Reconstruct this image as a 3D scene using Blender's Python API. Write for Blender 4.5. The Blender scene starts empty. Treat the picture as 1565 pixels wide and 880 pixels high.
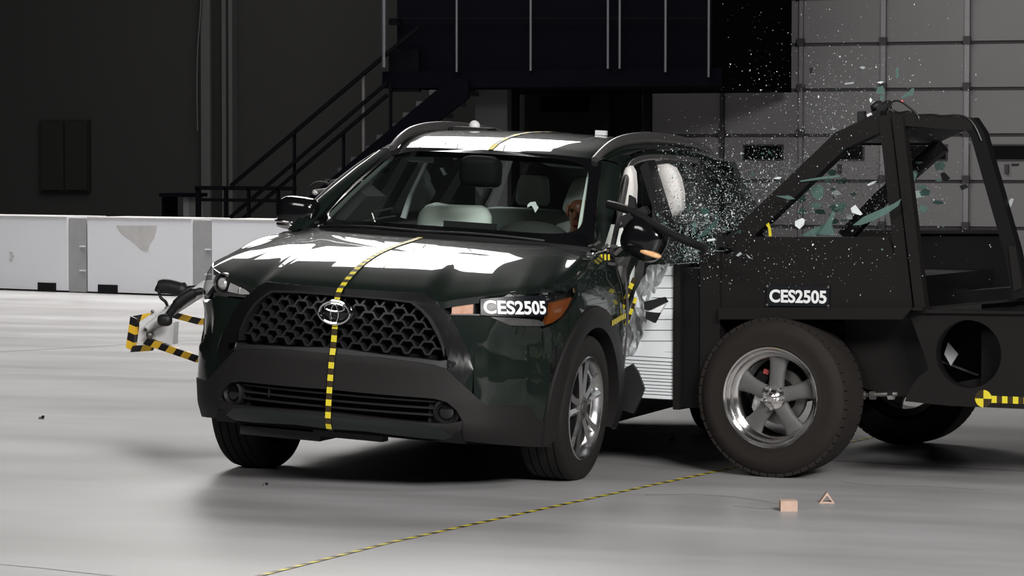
import bpy, bmesh, math, random
import numpy as np
from mathutils import Vector, Matrix
sc = bpy.context.scene
col = sc.collection
rnd = random.Random(7)
V = Vector
PI = math.pi

# ------------------------------------------------------------------ camera
CAM = V((5.25197648, -12.82218263, 1.4890353))
CR = V((0.93815652, 0.34621015, 0.00094105)).normalized()
CF = V((-0.34583798, 0.93726732, -0.04388695)).normalized()
CU = CR.cross(CF).normalized()
FPX = 4451.4656
cd = bpy.data.cameras.new('camera')
cam = bpy.data.objects.new('camera', cd)
col.objects.link(cam)
cam.matrix_world = Matrix(((CR.x, CU.x, -CF.x, CAM.x), (CR.y, CU.y, -CF.y, CAM.y), (CR.z, CU.z, -CF.z, CAM.z), (0, 0, 0, 1)))
cd.sensor_fit = 'HORIZONTAL'
cd.sensor_width = 36.0
cd.lens = FPX / 1565 * 36.0
cd.clip_end = 200
sc.camera = cam

# ------------------------------------------------------------------ world, lamps, exposure
w = bpy.data.worlds.new('hall_air')
sc.world = w
w.use_nodes = True
w.node_tree.nodes['Background'].inputs['Color'].default_value = (0.9, 0.93, 1.0, 1)
w.node_tree.nodes['Background'].inputs['Strength'].default_value = 0.018

def area(name, loc, sx, sy, power, target=None, color=(1, 0.985, 0.96)):
    ld = bpy.data.lights.new(name, 'AREA')
    ld.shape = 'RECTANGLE'
    ld.size = sx
    ld.size_y = sy
    ld.energy = power
    ld.color = color
    o = bpy.data.objects.new(name, ld)
    o.location = loc
    d = (V(target) - V(loc)) if target else V((0, 0, -1))
    o.rotation_euler = d.to_track_quat('-Z', 'Y').to_euler()
    col.objects.link(o)
    return o
# the stepped bank of overhead lamps behind and left of the crash zone, laid out along one skewed axis
BA = math.asin(0.29)
def bank(name, q, s, sx, sy, power):
    o = area(name, (0.4 + q * 0.957 - s * 0.29, q * 0.29 + s * 0.957, 8.2), sx, sy, power)
    o.rotation_euler = (0, 0, BA)
for i in range(3):
    bank('overhead_lamp_bank', -2.25 + 0.9 * i, 9.5, 0.88, 2.4, 66)
for i in range(4):
    bank('overhead_lamp_bank', -3.65 + 1.05 * i, 16.65, 1.03, 11.8, 330)
for i in range(3):
    bank('far_lamp_bank', -9.1 + 2.1 * i, 19.0, 2.0, 8.0, 300)
# fill lamps added out of view on the camera side to brighten front and floor
area('front_fill_lamp', (12.0, -13.0, 8.5), 6, 3, 3300, (1.5, 0, 0.6))
area('front_fill_lamp', (-4.0, -13.0, 8.5), 6, 3, 480, (0.0, 0, 0.6))
area('front_fill_lamp', (9.0, -4.0, 9.0), 4, 4, 420)

sc.view_settings.view_transform = 'Standard'
sc.view_settings.look = 'None'
sc.view_settings.gamma = 1
sc.view_settings.use_curve_mapping = False
sc.view_settings.exposure = 0.0

# ------------------------------------------------------------------ pixel helpers (points measured in the photograph, each at its own depth)
def ray(u, v):
    return CF + CR * ((u - 782.5) / FPX) - CU * ((v - 440.0) / FPX)
def on(u, v, n, d):
    n = V(n); D = ray(u, v)
    return CAM + D * ((d - n.dot(CAM)) / n.dot(D))
def proj(P):
    d = V(P) - CAM
    z = d.dot(CF)
    return 782.5 + FPX * d.dot(CR) / z, 440 - FPX * d.dot(CU) / z
RHO = 0.05265107971504359
CARM = Matrix.Translation((-0.0210507, 0, 0.01603831)) @ Matrix.Rotation(RHO, 4, 'Y')
CARI = CARM.inverted()
def bd(u, v, ax, val):                  # car frame: x = car's left, y = rearwards, z = up
    c = CARI @ CAM; d = CARI.to_3x3() @ ray(u, v)
    return c + d * ((val - c[ax]) / d[ax])
MDX = V((0.99, -0.13, 0)).normalized(); MDY = V((0.13, 0.99, 0)).normalized()
MDO = V((1.72, 0.36, 0))
MDM = Matrix(((MDX.x, MDY.x, 0, MDO.x), (MDX.y, MDY.y, 0, MDO.y), (0, 0, 1, 0), (0, 0, 0, 1)))
MDI = MDM.inverted()
def mp(u, v, ax, val):                  # cart frame: x = rearwards, y = across, z = up
    c = MDI @ CAM; d = MDI.to_3x3() @ ray(u, v)
    return c + d * ((val - c[ax]) / d[ax])

# ------------------------------------------------------------------ materials
def mat(name, color, rough=0.5, metal=0.0, coat=0.0, spec=0.5, var=0.12, vscale=8.0, bump=0.0, bscale=60.0, emit=None, estr=0.0, color2=None):
    m = bpy.data.materials.new(name); m.use_nodes = True
    nt = m.node_tree; b = nt.nodes['Principled BSDF']
    b.inputs['Roughness'].default_value = rough
    b.inputs['Metallic'].default_value = metal
    b.inputs['Coat Weight'].default_value = coat
    b.inputs['Coat Roughness'].default_value = 0.02
    b.inputs['Specular IOR Level'].default_value = spec
    tc = nt.nodes.new('ShaderNodeTexCoord')
    nz = nt.nodes.new('ShaderNodeTexNoise'); nz.inputs['Scale'].default_value = vscale; nz.inputs['Detail'].default_value = 4
    nt.links.new(tc.outputs['Object'], nz.inputs['Vector'])
    mx = nt.nodes.new('ShaderNodeMix'); mx.data_type = 'RGBA'
    c2 = color2 if color2 else tuple(min(1, c * (1 + var)) for c in color)
    c1 = color if color2 else tuple(c * (1 - var) for c in color)
    mx.inputs[6].default_value = (*c1, 1); mx.inputs[7].default_value = (*c2, 1)
    nt.links.new(nz.outputs['Fac'], mx.inputs[0])
    nt.links.new(mx.outputs[2], b.inputs['Base Color'])
    if bump:
        n2 = nt.nodes.new('ShaderNodeTexNoise'); n2.inputs['Scale'].default_value = bscale; n2.inputs['Detail'].default_value = 3
        nt.links.new(tc.outputs['Object'], n2.inputs['Vector'])
        bp = nt.nodes.new('ShaderNodeBump'); bp.inputs['Strength'].default_value = bump; bp.inputs['Distance'].default_value = 0.004
        nt.links.new(n2.outputs['Fac'], bp.inputs['Height']); nt.links.new(bp.outputs['Normal'], b.inputs['Normal'])
    if emit:
        b.inputs['Emission Color'].default_value = (*emit, 1); b.inputs['Emission Strength'].default_value = estr
    return m
def glass(name, tint=(0.9, 0.95, 0.93), rough=0.01, ior=1.5, body=None, bodyfac=0.0):
    m = bpy.data.materials.new(name); m.use_nodes = True
    nt = m.node_tree; nt.nodes.clear()
    out = nt.nodes.new('ShaderNodeOutputMaterial')
    tr = nt.nodes.new('ShaderNodeBsdfTransparent'); tr.inputs['Color'].default_value = (*tint, 1)
    gl = nt.nodes.new('ShaderNodeBsdfGlossy'); gl.inputs['Roughness'].default_value = rough
    fr = nt.nodes.new('ShaderNodeFresnel')
    ge = nt.nodes.new('ShaderNodeNewGeometry'); mr = nt.nodes.new('ShaderNodeMapRange')     # thin pane: the same reflection from both faces
    mr.inputs['To Min'].default_value = ior; mr.inputs['To Max'].default_value = 1 / ior
    nt.links.new(ge.outputs['Backfacing'], mr.inputs['Value']); nt.links.new(mr.outputs[0], fr.inputs['IOR'])
    mx = nt.nodes.new('ShaderNodeMixShader')
    nt.links.new(fr.outputs[0], mx.inputs[0]); nt.links.new(tr.outputs[0], mx.inputs[1]); nt.links.new(gl.outputs[0], mx.inputs[2])
    last = mx
    if body:
        df = nt.nodes.new('ShaderNodeBsdfDiffuse'); df.inputs['Color'].default_value = (*body, 1)
        m2 = nt.nodes.new('ShaderNodeMixShader'); m2.inputs[0].default_value = bodyfac
        nt.links.new(mx.outputs[0], m2.inputs[1]); nt.links.new(df.outputs[0], m2.inputs[2]); last = m2
    nt.links.new(last.outputs[0], out.inputs[0])
    return m
M = {}
M['paint'] = mat('green_paint', (0.0075, 0.0120, 0.0098), 0.45, 0.0, 1.0, 0.05, 0.04, 2)
M['gloss_black'] = mat('gloss_black', (0.005, 0.005, 0.006), 0.12, 0, 0.4)
M['bezel'] = mat('satin_black', (0.005, 0.005, 0.006), 0.3, 0, 0, 0.35)
M['clad'] = mat('grey_cladding_plastic', (0.0105, 0.0097, 0.0097), 0.55, 0, 0, 0.3, 0.08, 20, 0.12, 400)
M['grille'] = mat('grille_plastic', (0.016, 0.016, 0.018), 0.32, 0, 0, 0.5)
M['black'] = mat('black_plastic', (0.010, 0.010, 0.011), 0.5)
M['void'] = mat('dark_recess', (0.004, 0.004, 0.005), 0.8, 0, 0, 0.2)
M['rubber'] = mat('tyre_rubber', (0.012, 0.011, 0.0105), 0.75, 0, 0, 0.25, 0.15, 30, 0.2, 150)
M['rubber_brown'] = mat('dusty_tyre_rubber', (0.0165, 0.0132, 0.0118), 0.8, 0, 0, 0.25, 0.2, 30, 0.2, 150)
M['silver'] = mat('alloy_silver', (0.55, 0.55, 0.56), 0.25, 1.0, 0, 0.5, 0.05)
M['chrome'] = mat('chrome', (0.82, 0.82, 0.84), 0.08, 1.0, 0, 0.5, 0.02)
M['polish'] = mat('polished_alloy', (0.8, 0.78, 0.77), 0.16, 1.0, 0, 0.5, 0.03)
M['spoke_grey'] = mat('grey_cast_spoke', (0.095, 0.093, 0.092), 0.65)
M['steel'] = mat('dull_steel', (0.22, 0.21, 0.2), 0.4, 0.8)
M['glass'] = glass('windscreen_glass', (0.88, 0.94, 0.915))
M['lens'] = glass('lamp_lens', (0.93, 0.94, 0.94))
M['sideglass'] = glass('side_window_glass', (0.5, 0.56, 0.55))
M['amber'] = mat('amber_reflector', (0.16, 0.040, 0.006), 0.25, 0, 0.4)
M['amber_lens'] = mat('amber_lens', (0.85, 0.36, 0.08), 0.2, 0, 0.4, color2=(0.9, 0.62, 0.4), vscale=30)
M['dust'] = mat('brown_dust', (0.30, 0.275, 0.265), 0.9, 0, 0, 0.2, 0.2, 20)
M['orange'] = mat('orange_lamp_lens', (0.55, 0.20, 0.06), 0.45, 0.0, 0, 0.4, color2=(0.75, 0.5, 0.42), vscale=45)
M['reflector'] = mat('lamp_reflector', (0.62, 0.60, 0.60), 0.25, 0.3, 0, 0.5, 0.25, 30)
M['yellow'] = mat('yellow_tape', (0.72, 0.60, 0.03), 0.5)
M['tape_dark'] = mat('dark_tape', (0.035, 0.022, 0.006), 0.45)
M['hazard_y'] = mat('hazard_yellow', (0.75, 0.45, 0.03), 0.45)
M['hazard_b'] = mat('hazard_black', (0.010, 0.009, 0.010), 0.45)
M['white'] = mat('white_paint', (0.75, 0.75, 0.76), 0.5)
M['letter'] = mat('white_lettering', (0.82, 0.84, 0.85), 0.6)
M['sticker'] = mat('black_sticker', (0.006, 0.007, 0.010), 0.35)
M['seat'] = mat('pale_seat_leather', (0.74, 0.79, 0.74), 0.5, 0, 0, 0.4, 0.05)
M['lining'] = mat('grey_lining', (0.42, 0.46, 0.43), 0.8, 0, 0, 0.3)
M['lining_pale'] = mat('pale_lining', (0.6, 0.66, 0.62), 0.7)
M['dash'] = mat('dark_dashboard', (0.035, 0.037, 0.034), 0.6, bump=0.1, bscale=300)
M['airbag'] = mat('airbag_cloth', (0.78, 0.75, 0.73), 0.85, 0, 0, 0.2, 0.06, 12, 0.3, 40)
M['skin'] = mat('tan_vinyl_skin', (0.30, 0.12, 0.065), 0.35, 0, 0, 0.5, 0.25, 14)
M['shirt'] = mat('grey_cotton', (0.16, 0.15, 0.15), 0.9)
M['rail'] = mat('grey_roof_rail', (0.12, 0.115, 0.115), 0.35, 0.5)
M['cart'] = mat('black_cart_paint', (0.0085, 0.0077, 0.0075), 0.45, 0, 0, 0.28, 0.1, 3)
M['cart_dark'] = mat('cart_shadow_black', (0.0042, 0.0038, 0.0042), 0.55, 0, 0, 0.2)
M['alu'] = mat('barrier_aluminium', (0.86, 0.90, 0.92), 0.5, 0.1, 0, 0.5, 0.05, 6)
M['alu_gap'] = mat('barrier_joint', (0.10, 0.11, 0.12), 0.6)
M['crumple'] = mat('crumpled_aluminium', (0.40, 0.42, 0.43), 0.5, 0.2, 0, 0.5, 0.25, 40, 0.5, 90)
M['wall'] = mat('dark_wall_paint', (0.0085, 0.0082, 0.0080), 0.85, 0, 0, 0.15, 0.06, 0.7)
M['wall_trim'] = mat('grey_column_paint', (0.024, 0.024, 0.024), 0.7, 0, 0, 0.2)
M['cabinet'] = mat('dark_cabinet_and_shade', (0.0055, 0.0055, 0.005), 0.6, 0, 0, 0.1)
M['navy'] = mat('navy_black_steel', (0.0010, 0.0010, 0.0022), 0.8, 0, 0, 0.02)
M['rail_black'] = mat('black_handrail', (0.0012, 0.0012, 0.0018), 0.8, 0, 0, 0.03)
M['galv'] = mat('galvanised_post', (0.05, 0.05, 0.055), 0.4, 0.6)
M['tread'] = mat('grey_stair_tread', (0.010, 0.010, 0.011), 0.8)
M['door'] = mat('grey_door_panel', (0.205, 0.195, 0.20), 0.7, 0, 0, 0.3, 0.06, 1.5)
M['door_joint'] = mat('door_joint_strip', (0.055, 0.052, 0.054), 0.7)
M['strut'] = mat('door_strut', (0.24, 0.23, 0.24), 0.5, 0.2, 0, 0.5, 0.3, 3)
M['strut_dark'] = mat('door_strut_dark', (0.04, 0.037, 0.038), 0.6, 0.2, 0, 0.5, 0.3, 5)
M['block'] = mat('white_block_paint', (0.58, 0.585, 0.615), 0.6, 0, 0, 0.4, 0.05, 2)
M['block_grey'] = mat('grey_block_end', (0.26, 0.26, 0.265), 0.7)
M['smudge'] = mat('grey_scuff', (0.40, 0.39, 0.39), 0.8, 0, 0, 0.3, 0.2, 9)
M['panel_grey'] = mat('grey_panel', (0.042, 0.042, 0.043), 0.7)
M['red'] = mat('red_cylinder', (0.28, 0.05, 0.045), 0.35)
M['wood'] = mat('pale_wood', (0.62, 0.45, 0.36), 0.8, color2=(0.40, 0.27, 0.21), vscale=25)
M['teal'] = glass('teal_glass', (0.60, 0.74, 0.70), 0.05, 1.5, (0.19, 0.30, 0.275), 0.45)
M['teal_dark'] = glass('dark_teal_glass', (0.5, 0.62, 0.59), 0.05, 1.5, (0.08, 0.15, 0.14), 0.6)
M['shard_white'] = mat('white_glass_chip', (0.80, 0.85, 0.85), 0.25, 0, 0.5)
M['shard_grey'] = mat('pale_glass_chip', (0.42, 0.45, 0.46), 0.3, 0, 0.5)
M['red_led'] = mat('red_led', (0.9, 0.05, 0.04), 0.4, emit=(1, 0.06, 0.05), estr=4)
M['cable'] = mat('black_cable', (0.006, 0.006, 0.006), 0.5)

# floor: grey epoxy over concrete with worn, dusty streaks
def floor_mat():
    m = bpy.data.materials.new('grey_epoxy_floor'); m.use_nodes = True
    nt = m.node_tree; b = nt.nodes['Principled BSDF']; L = nt.links
    tc = nt.nodes.new('ShaderNodeTexCoord')
    mpn = nt.nodes.new('ShaderNodeMapping'); mpn.inputs['Scale'].default_value = (0.35, 1.6, 1); mpn.inputs['Rotation'].default_value = (0, 0, 0.13)
    L.new(tc.outputs['Object'], mpn.inputs['Vector'])
    n1 = nt.nodes.new('ShaderNodeTexNoise'); n1.inputs['Scale'].default_value = 1.1; n1.inputs['Detail'].default_value = 6; n1.inputs['Roughness'].default_value = 0.6
    L.new(mpn.outputs[0], n1.inputs['Vector'])
    n2 = nt.nodes.new('ShaderNodeTexNoise'); n2.inputs['Scale'].default_value = 0.45; n2.inputs['Detail'].default_value = 5
    L.new(tc.outputs['Object'], n2.inputs['Vector'])
    cr = nt.nodes.new('ShaderNodeValToRGB')
    cr.color_ramp.elements[0].position = 0.32; cr.color_ramp.elements[0].color = (0.30, 0.291, 0.291, 1)
    cr.color_ramp.elements[1].position = 0.62; cr.color_ramp.elements[1].color = (0.385, 0.381, 0.386, 1)
    e = cr.color_ramp.elements.new(0.74); e.color = (0.46, 0.445, 0.44, 1)
    L.new(n1.outputs['Fac'], cr.inputs[0])
    cr2 = nt.nodes.new('ShaderNodeValToRGB')
    cr2.color_ramp.elements[0].position = 0.38; cr2.color_ramp.elements[0].color = (0.88, 0.87, 0.86, 1)
    cr2.color_ramp.elements[1].position = 0.6; cr2.color_ramp.elements[1].color = (1.05, 1.05, 1.06, 1)
    L.new(n2.outputs['Fac'], cr2.inputs[0])
    mu = nt.nodes.new('ShaderNodeMix'); mu.data_type = 'RGBA'; mu.blend_type = 'MULTIPLY'; mu.inputs[0].default_value = 1
    L.new(cr.outputs[0], mu.inputs[6]); L.new(cr2.outputs[0], mu.inputs[7])
    L.new(mu.outputs[2], b.inputs['Base Color'])
    mr = nt.nodes.new('ShaderNodeMapRange'); mr.inputs['To Min'].default_value = 0.28; mr.inputs['To Max'].default_value = 0.5
    L.new(n1.outputs['Fac'], mr.inputs['Value']); L.new(mr.outputs[0], b.inputs['Roughness'])
    b.inputs['Specular IOR Level'].default_value = 0.4
    return m
M['floor'] = floor_mat()
M['seam'] = mat('floor_seam', (0.16, 0.15, 0.15), 0.8)

# ------------------------------------------------------------------ mesh builder
class MB:
    def __init__(s): s.v = []; s.f = []; s.m = []
    def quadgrid(s, rows, mi=0, closed=False):
        b = len(s.v); n = len(rows[0])
        for r in rows: s.v += [tuple(p) for p in r]
        for i in range(len(rows) - 1):
            for j in range(n if closed else n - 1):
                k = (j + 1) % n
                s.f.append((b + i * n + j, b + i * n + k, b + (i + 1) * n + k, b + (i + 1) * n + j)); s.m.append(mi)
        return b
    def face(s, pts, mi=0):
        b = len(s.v); s.v += [tuple(p) for p in pts]; s.f.append(tuple(range(b, b + len(pts)))); s.m.append(mi)
    def shell(s, rows, inner, mi=0):
        # outer grid plus a rim that turns in to the inner grid's border
        s.quadgrid(rows, mi)
        R = len(rows); N = len(rows[0])
        ring = [(0, j) for j in range(N)] + [(i, N - 1) for i in range(1, R)] + [(R - 1, j) for j in range(N - 2, -1, -1)] + [(i, 0) for i in range(R - 2, 0, -1)]
        s.quadgrid([[rows[i][j] for i, j in ring], [inner[i][j] for i, j in ring]], mi, True)
    def box(s, c, size, R=None, mi=0, taper=1.0):
        c = V(c); hx, hy, hz = (q / 2 for q in size); P = []
        for z in (-1, 1):
            t = taper if z > 0 else 1
            for x, y in ((-1, -1), (1, -1), (1, 1), (-1, 1)):
                p = V((x * hx * t, y * hy * t, z * hz))
                P.append(c + (R @ p if R else p))
        b = len(s.v); s.v += [tuple(p) for p in P]
        for q in ((0, 3, 2, 1), (4, 5, 6, 7), (0, 1, 5, 4), (1, 2, 6, 5), (2, 3, 7, 6), (3, 0, 4, 7)):
            s.f.append(tuple(b + k for k in q)); s.m.append(mi)
    def prism(s, poly, vec, mi=0):
        b = len(s.v); n = len(poly); vec = V(vec)
        s.v += [tuple(p) for p in poly] + [tuple(V(p) + vec) for p in poly]
        s.f.append(tuple(b + i for i in range(n))); s.f.append(tuple(b + n + i for i in reversed(range(n)))); s.m += [mi, mi]
        for i in range(n):
            j = (i + 1) % n; s.f.append((b + i, b + j, b + n + j, b + n + i)); s.m.append(mi)
    def tube(s, path, r, n=8, mi=0, up=(0, 0, 1), rw=None, square=False, cap=True):
        path = [V(p) for p in path]; rings = []
        for i, p in enumerate(path):
            a = path[max(0, i - 1)]; c = path[min(len(path) - 1, i + 1)]
            t = (c - a).normalized(); u = V(up)
            if abs(t.dot(u)) > 0.98: u = V((0, 1, 0)) if abs(t.y) < 0.9 else V((1, 0, 0))
            x = t.cross(u).normalized(); y = x.cross(t).normalized()
            ri = r[i] if isinstance(r, (list, tuple)) else r
            wi = (rw[i] if isinstance(rw, (list, tuple)) else rw) if rw is not None else ri
            if square: rings.append([p + x * wi * q[0] + y * ri * q[1] for q in ((-1, -1), (1, -1), (1, 1), (-1, 1))])
            else: rings.append([p + x * wi * math.cos(2 * PI * k / n) + y * ri * math.sin(2 * PI * k / n) for k in range(n)])
        s.quadgrid(rings, mi, True)
        if cap: s.face(rings[0][::-1], mi); s.face(rings[-1], mi)
    def lathe(s, prof, c, ax, e1, n=48, mi=0):
        c = V(c); ax = V(ax).normalized(); e1 = V(e1).normalized(); e2 = ax.cross(e1)
        rows = [[c + ax * a + (e1 * math.cos(2 * PI * k / n) + e2 * math.sin(2 * PI * k / n)) * r for k in range(n)] for r, a in prof]
        s.quadgrid(rows, mi, True)
    def blob(s, c, rad, R=None, e=1.0, nu=20, nv=12, mi=0):
        c = V(c); rows = []
        pw = lambda q: math.copysign(abs(q) ** e, q)
        for i in range(nv + 1):
            th = PI * i / nv; r = []
            for k in range(nu):
                ph = 2 * PI * k / nu
                p = V((rad[0] * pw(math.sin(th)) * pw(math.cos(ph)), rad[1] * pw(math.sin(th)) * pw(math.sin(ph)), rad[2] * pw(math.cos(th))))
                r.append(c + (R @ p if R else p))
            rows.append(r)
        s.quadgrid(rows, mi, True)
    def build(s, name, mats, parent=None, smooth=35, fixn=False):
        me = bpy.data.meshes.new(name)
        me.from_pydata(s.v, [], s.f)
        if not isinstance(mats, (list, tuple)): mats = [mats]
        for q in mats: me.materials.append(M[q] if isinstance(q, str) else q)
        me.polygons.foreach_set('material_index', s.m)
        if fixn or smooth:
            bm = bmesh.new(); bm.from_mesh(me)
            bmesh.ops.remove_doubles(bm, verts=bm.verts, dist=1e-5)
            bmesh.ops.recalc_face_normals(bm, faces=bm.faces)
            bm.to_mesh(me); bm.free()
        if smooth:
            me.polygons.foreach_set('use_smooth', [True] * len(me.polygons))
            me.set_sharp_from_angle(angle=math.radians(smooth))
        me.update()
        o = bpy.data.objects.new(name, me); col.objects.link(o)
        if parent: o.parent = parent
        return o
def thing(name, label, cat, loc=(0, 0, 0), rot=(0, 0, 0), group=None, matrix=None):
    o = bpy.data.objects.new(name, None); col.objects.link(o)
    o.empty_display_size = 0.1
    if matrix is not None: o.matrix_world = matrix
    else: o.location = loc; o.rotation_euler = rot
    return tag(o, label, cat, group)
def tag(o, label, cat, group=None, kind=None):
    o['label'] = label; o['category'] = cat
    if group: o['group'] = group
    if kind: o['kind'] = kind
    return o
def struct(o):
    o['kind'] = 'structure'; return o
def dup(o, parent, mw=None):
    c = o.copy(); col.objects.link(c); c.parent = parent
    if mw is not None: c.matrix_local = mw
    return c
def dup_tree(o, parent, ml=None):
    c = dup(o, parent, ml)
    for ch in list(o.children): dup_tree(ch, c)
    return c
def lerp(a, b, t): return a + (b - a) * t
def ss(a, b, x):
    t = min(1, max(0, (x - a) / (b - a))); return t * t * (3 - 2 * t)
def spline(pts, n):
    # Catmull-Rom through points, n samples per span
    P = [V(p) for p in pts]; out = []
    for i in range(len(P) - 1):
        a = P[max(0, i - 1)]; b = P[i]; c = P[i + 1]; d = P[min(len(P) - 1, i + 2)]
        for k in range(n):
            t = k / n
            out.append(0.5 * ((2 * b) + (c - a) * t + (2 * a - 5 * b + 4 * c - d) * t * t + (3 * b - a - 3 * c + d) * t ** 3))
    out.append(P[-1]); return out
def resample(pts, n):
    P = [V(p) for p in pts]; L = [0]
    for i in range(1, len(P)): L.append(L[-1] + (P[i] - P[i - 1]).length)
    out = []
    for k in range(n + 1):
        t = L[-1] * k / n; i = 1
        while i < len(P) - 1 and L[i] < t: i += 1
        q = (t - L[i - 1]) / max(1e-9, L[i] - L[i - 1]); out.append(P[i - 1].lerp(P[i], q))
    return out
def text_mesh(txt, name, mat_, parent, height, width, depth=0.002, bold=0.03):
    cu = bpy.data.curves.new(name, 'FONT'); cu.body = txt; cu.align_x = 'CENTER'; cu.align_y = 'CENTER'; cu.size = 1; cu.offset = bold; cu.extrude = 0.01
    to = bpy.data.objects.new(name, cu); col.objects.link(to)
    bpy.context.view_layer.update()
    me = bpy.data.meshes.new_from_object(to.evaluated_get(bpy.context.evaluated_depsgraph_get()))
    bpy.data.objects.remove(to); bpy.data.curves.remove(cu)
    co = np.empty(len(me.vertices) * 3); me.vertices.foreach_get('co', co); co = co.reshape(-1, 3)
    mn, mxx = co.min(0), co.max(0)
    co = (co - (mn + mxx) / 2) / (mxx - mn) * np.array([width, height, depth])
    me.vertices.foreach_set('co', co.ravel()); me.update()
    me.name = name; me.materials.clear(); me.materials.append(M[mat_])
    o = bpy.data.objects.new(name, me); col.objects.link(o); o.parent = parent
    return o

# ================================================================== SETTING
b = MB(); b.quadgrid([[(-30, -24, 0), (26, -24, 0)], [(-30, 24, 0), (26, 24, 0)]])
floor = struct(b.build('floor', 'floor', smooth=0))
def floor_strip(name, pts, wdt, m, z=0.0012):
    P = [on(u, v, (0, 0, 1), 0) for u, v in pts]
    P = [V((p.x, p.y, z)) for p in P]; mb = MB(); rows = []
    for i, p in enumerate(P):
        t = (P[min(i + 1, len(P) - 1)] - P[max(i - 1, 0)]).normalized(); n = V((-t.y, t.x, 0))
        rows.append([p - n * wdt, p + n * wdt])
    mb.quadgrid(rows)
    return mb.build(name, m, floor, smooth=0)
floor_strip('floor_seam', [(-60, 541), (120, 531), (300, 520), (420, 513)], 0.008, 'seam')
floor_strip('floor_seam', [(930, 685), (1085, 693), (1330, 707), (1600, 722)], 0.010, 'seam')
floor_strip('floor_seam', [(945, 661), (1100, 668)], 0.010, 'seam')
floor_strip('floor_seam', [(-40, 859), (60, 868), (160, 879), (300, 895)], 0.003, 'seam')

floor_strip('dust_trail', [(985, 756), (1060, 755), (1120, 759), (1160, 764), (1198, 771)], 0.012, 'dust', .0010)
floor_strip('dust_trail', [(1120, 773), (1160, 777), (1196, 778)], 0.006, 'dust', .0010)
floor_strip('dust_trail', [(1290, 735), (1340, 741), (1420, 742), (1500, 748)], 0.02, 'dust', .0010)

YW = 24.0
b = MB(); b.box((-2, YW + 0.15, 5.1), (56.6, 0.3, 10.2)); struct(b.build('wall_back', 'wall', smooth=0))
b = MB(); b.box((-30.15, 0, 5.1), (0.3, 48, 10.2)); struct(b.build('wall_left', 'wall', smooth=0))
b = MB(); b.box((26.15, 0, 5.1), (0.3, 48, 10.2)); struct(b.build('wall_right', 'wall', smooth=0))
b = MB(); b.box((-2, 0, 10.3), (56.6, 48.6, 0.2)); struct(b.build('ceiling', 'wall', smooth=0))
def W(u, v, Y): return on(u, v, (0, 1, 0), Y)
def wbox(mb, u0, v0, u1, v1, Y, dep, mi=0):
    a = W(u0, v0, Y); c = W(u1, v1, Y)
    mb.box(((a.x + c.x) / 2, Y + dep / 2, (a.z + c.z) / 2), (abs(c.x - a.x), dep, abs(a.z - c.z)), None, mi)
def wbar(mb, p, q, Y, r, mi=0, sq=True): mb.tube([W(*p, Y), W(*q, Y)], r, 8, mi, (0, 1, 0), square=sq)
# wall columns
for i, (u0, u1, m) in enumerate([(308, 322, 'wall_trim'), (340, 346, 'wall_trim'), (350, 356, 'wall_trim')]):
    b = MB(); a = W(u0, 300, 23.85); c = W(u1, 300, 23.85)
    b.box(((a.x + c.x) / 2, 23.92, 5.0), (c.x - a.x, 0.16, 10)); struct(b.build('trim_%d' % (i + 1), m, smooth=0))
b = MB(); a = W(322, 300, 23.9); c = W(340, 300, 23.9)
b.box(((a.x + c.x) / 2, 23.95, 5.0), (c.x - a.x, 0.1, 10)); struct(b.build('trim_4', 'cabinet', smooth=0))
b = MB(); b.tube(spline([W(310, -60, 23.8), W(306, 20, 23.8), W(302, 80, 23.8), W(301, 140, 23.8), W(302, 200, 23.8)], 5), 0.012)
tag(b.build('hanging_cable', 'cable'), 'thin black cable hanging down the dark wall beside the grey column', 'cable')

# double door cabinet on the wall
t = thing('wall_cabinet', 'dark double-leaf cabinet set on the dark wall at far left', 'cabinet', W(98, 293, 23.9))
def childm(mb, name, m, par, **k):
    o = mb.build(name, m, None, **k); o.parent = par; o.matrix_parent_inverse = par.matrix_basis.inverted(); return o
b = MB(); wbox(b, 60, 183, 136, 293, 23.93, 0.07); childm(b, 'frame', 'cabinet', t, smooth=0)
for u0, u1 in ((63, 97), (99, 133)):
    b = MB(); wbox(b, u0, 186, u1, 290, 23.90, 0.03); childm(b, 'door_leaf', 'cabinet', t, smooth=0)
t = thing('low_stand', 'dark low stand with a black top seen behind the white blocks', 'stand', W(268, 335, 20))
b = MB(); wbox(b, 243, 295, 290, 301, 19.9, 0.5); childm(b, 'top', 'navy', t, smooth=0)
b = MB(); wbox(b, 280, 301, 289, 437.5, 19.95, 0.4); childm(b, 'side_panel', 'panel_grey', t, smooth=0)
b = MB(); wbox(b, 247, 301, 250, 437.5, 19.95, 0.4); childm(b, 'leg', 'navy', t, smooth=0)

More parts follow.
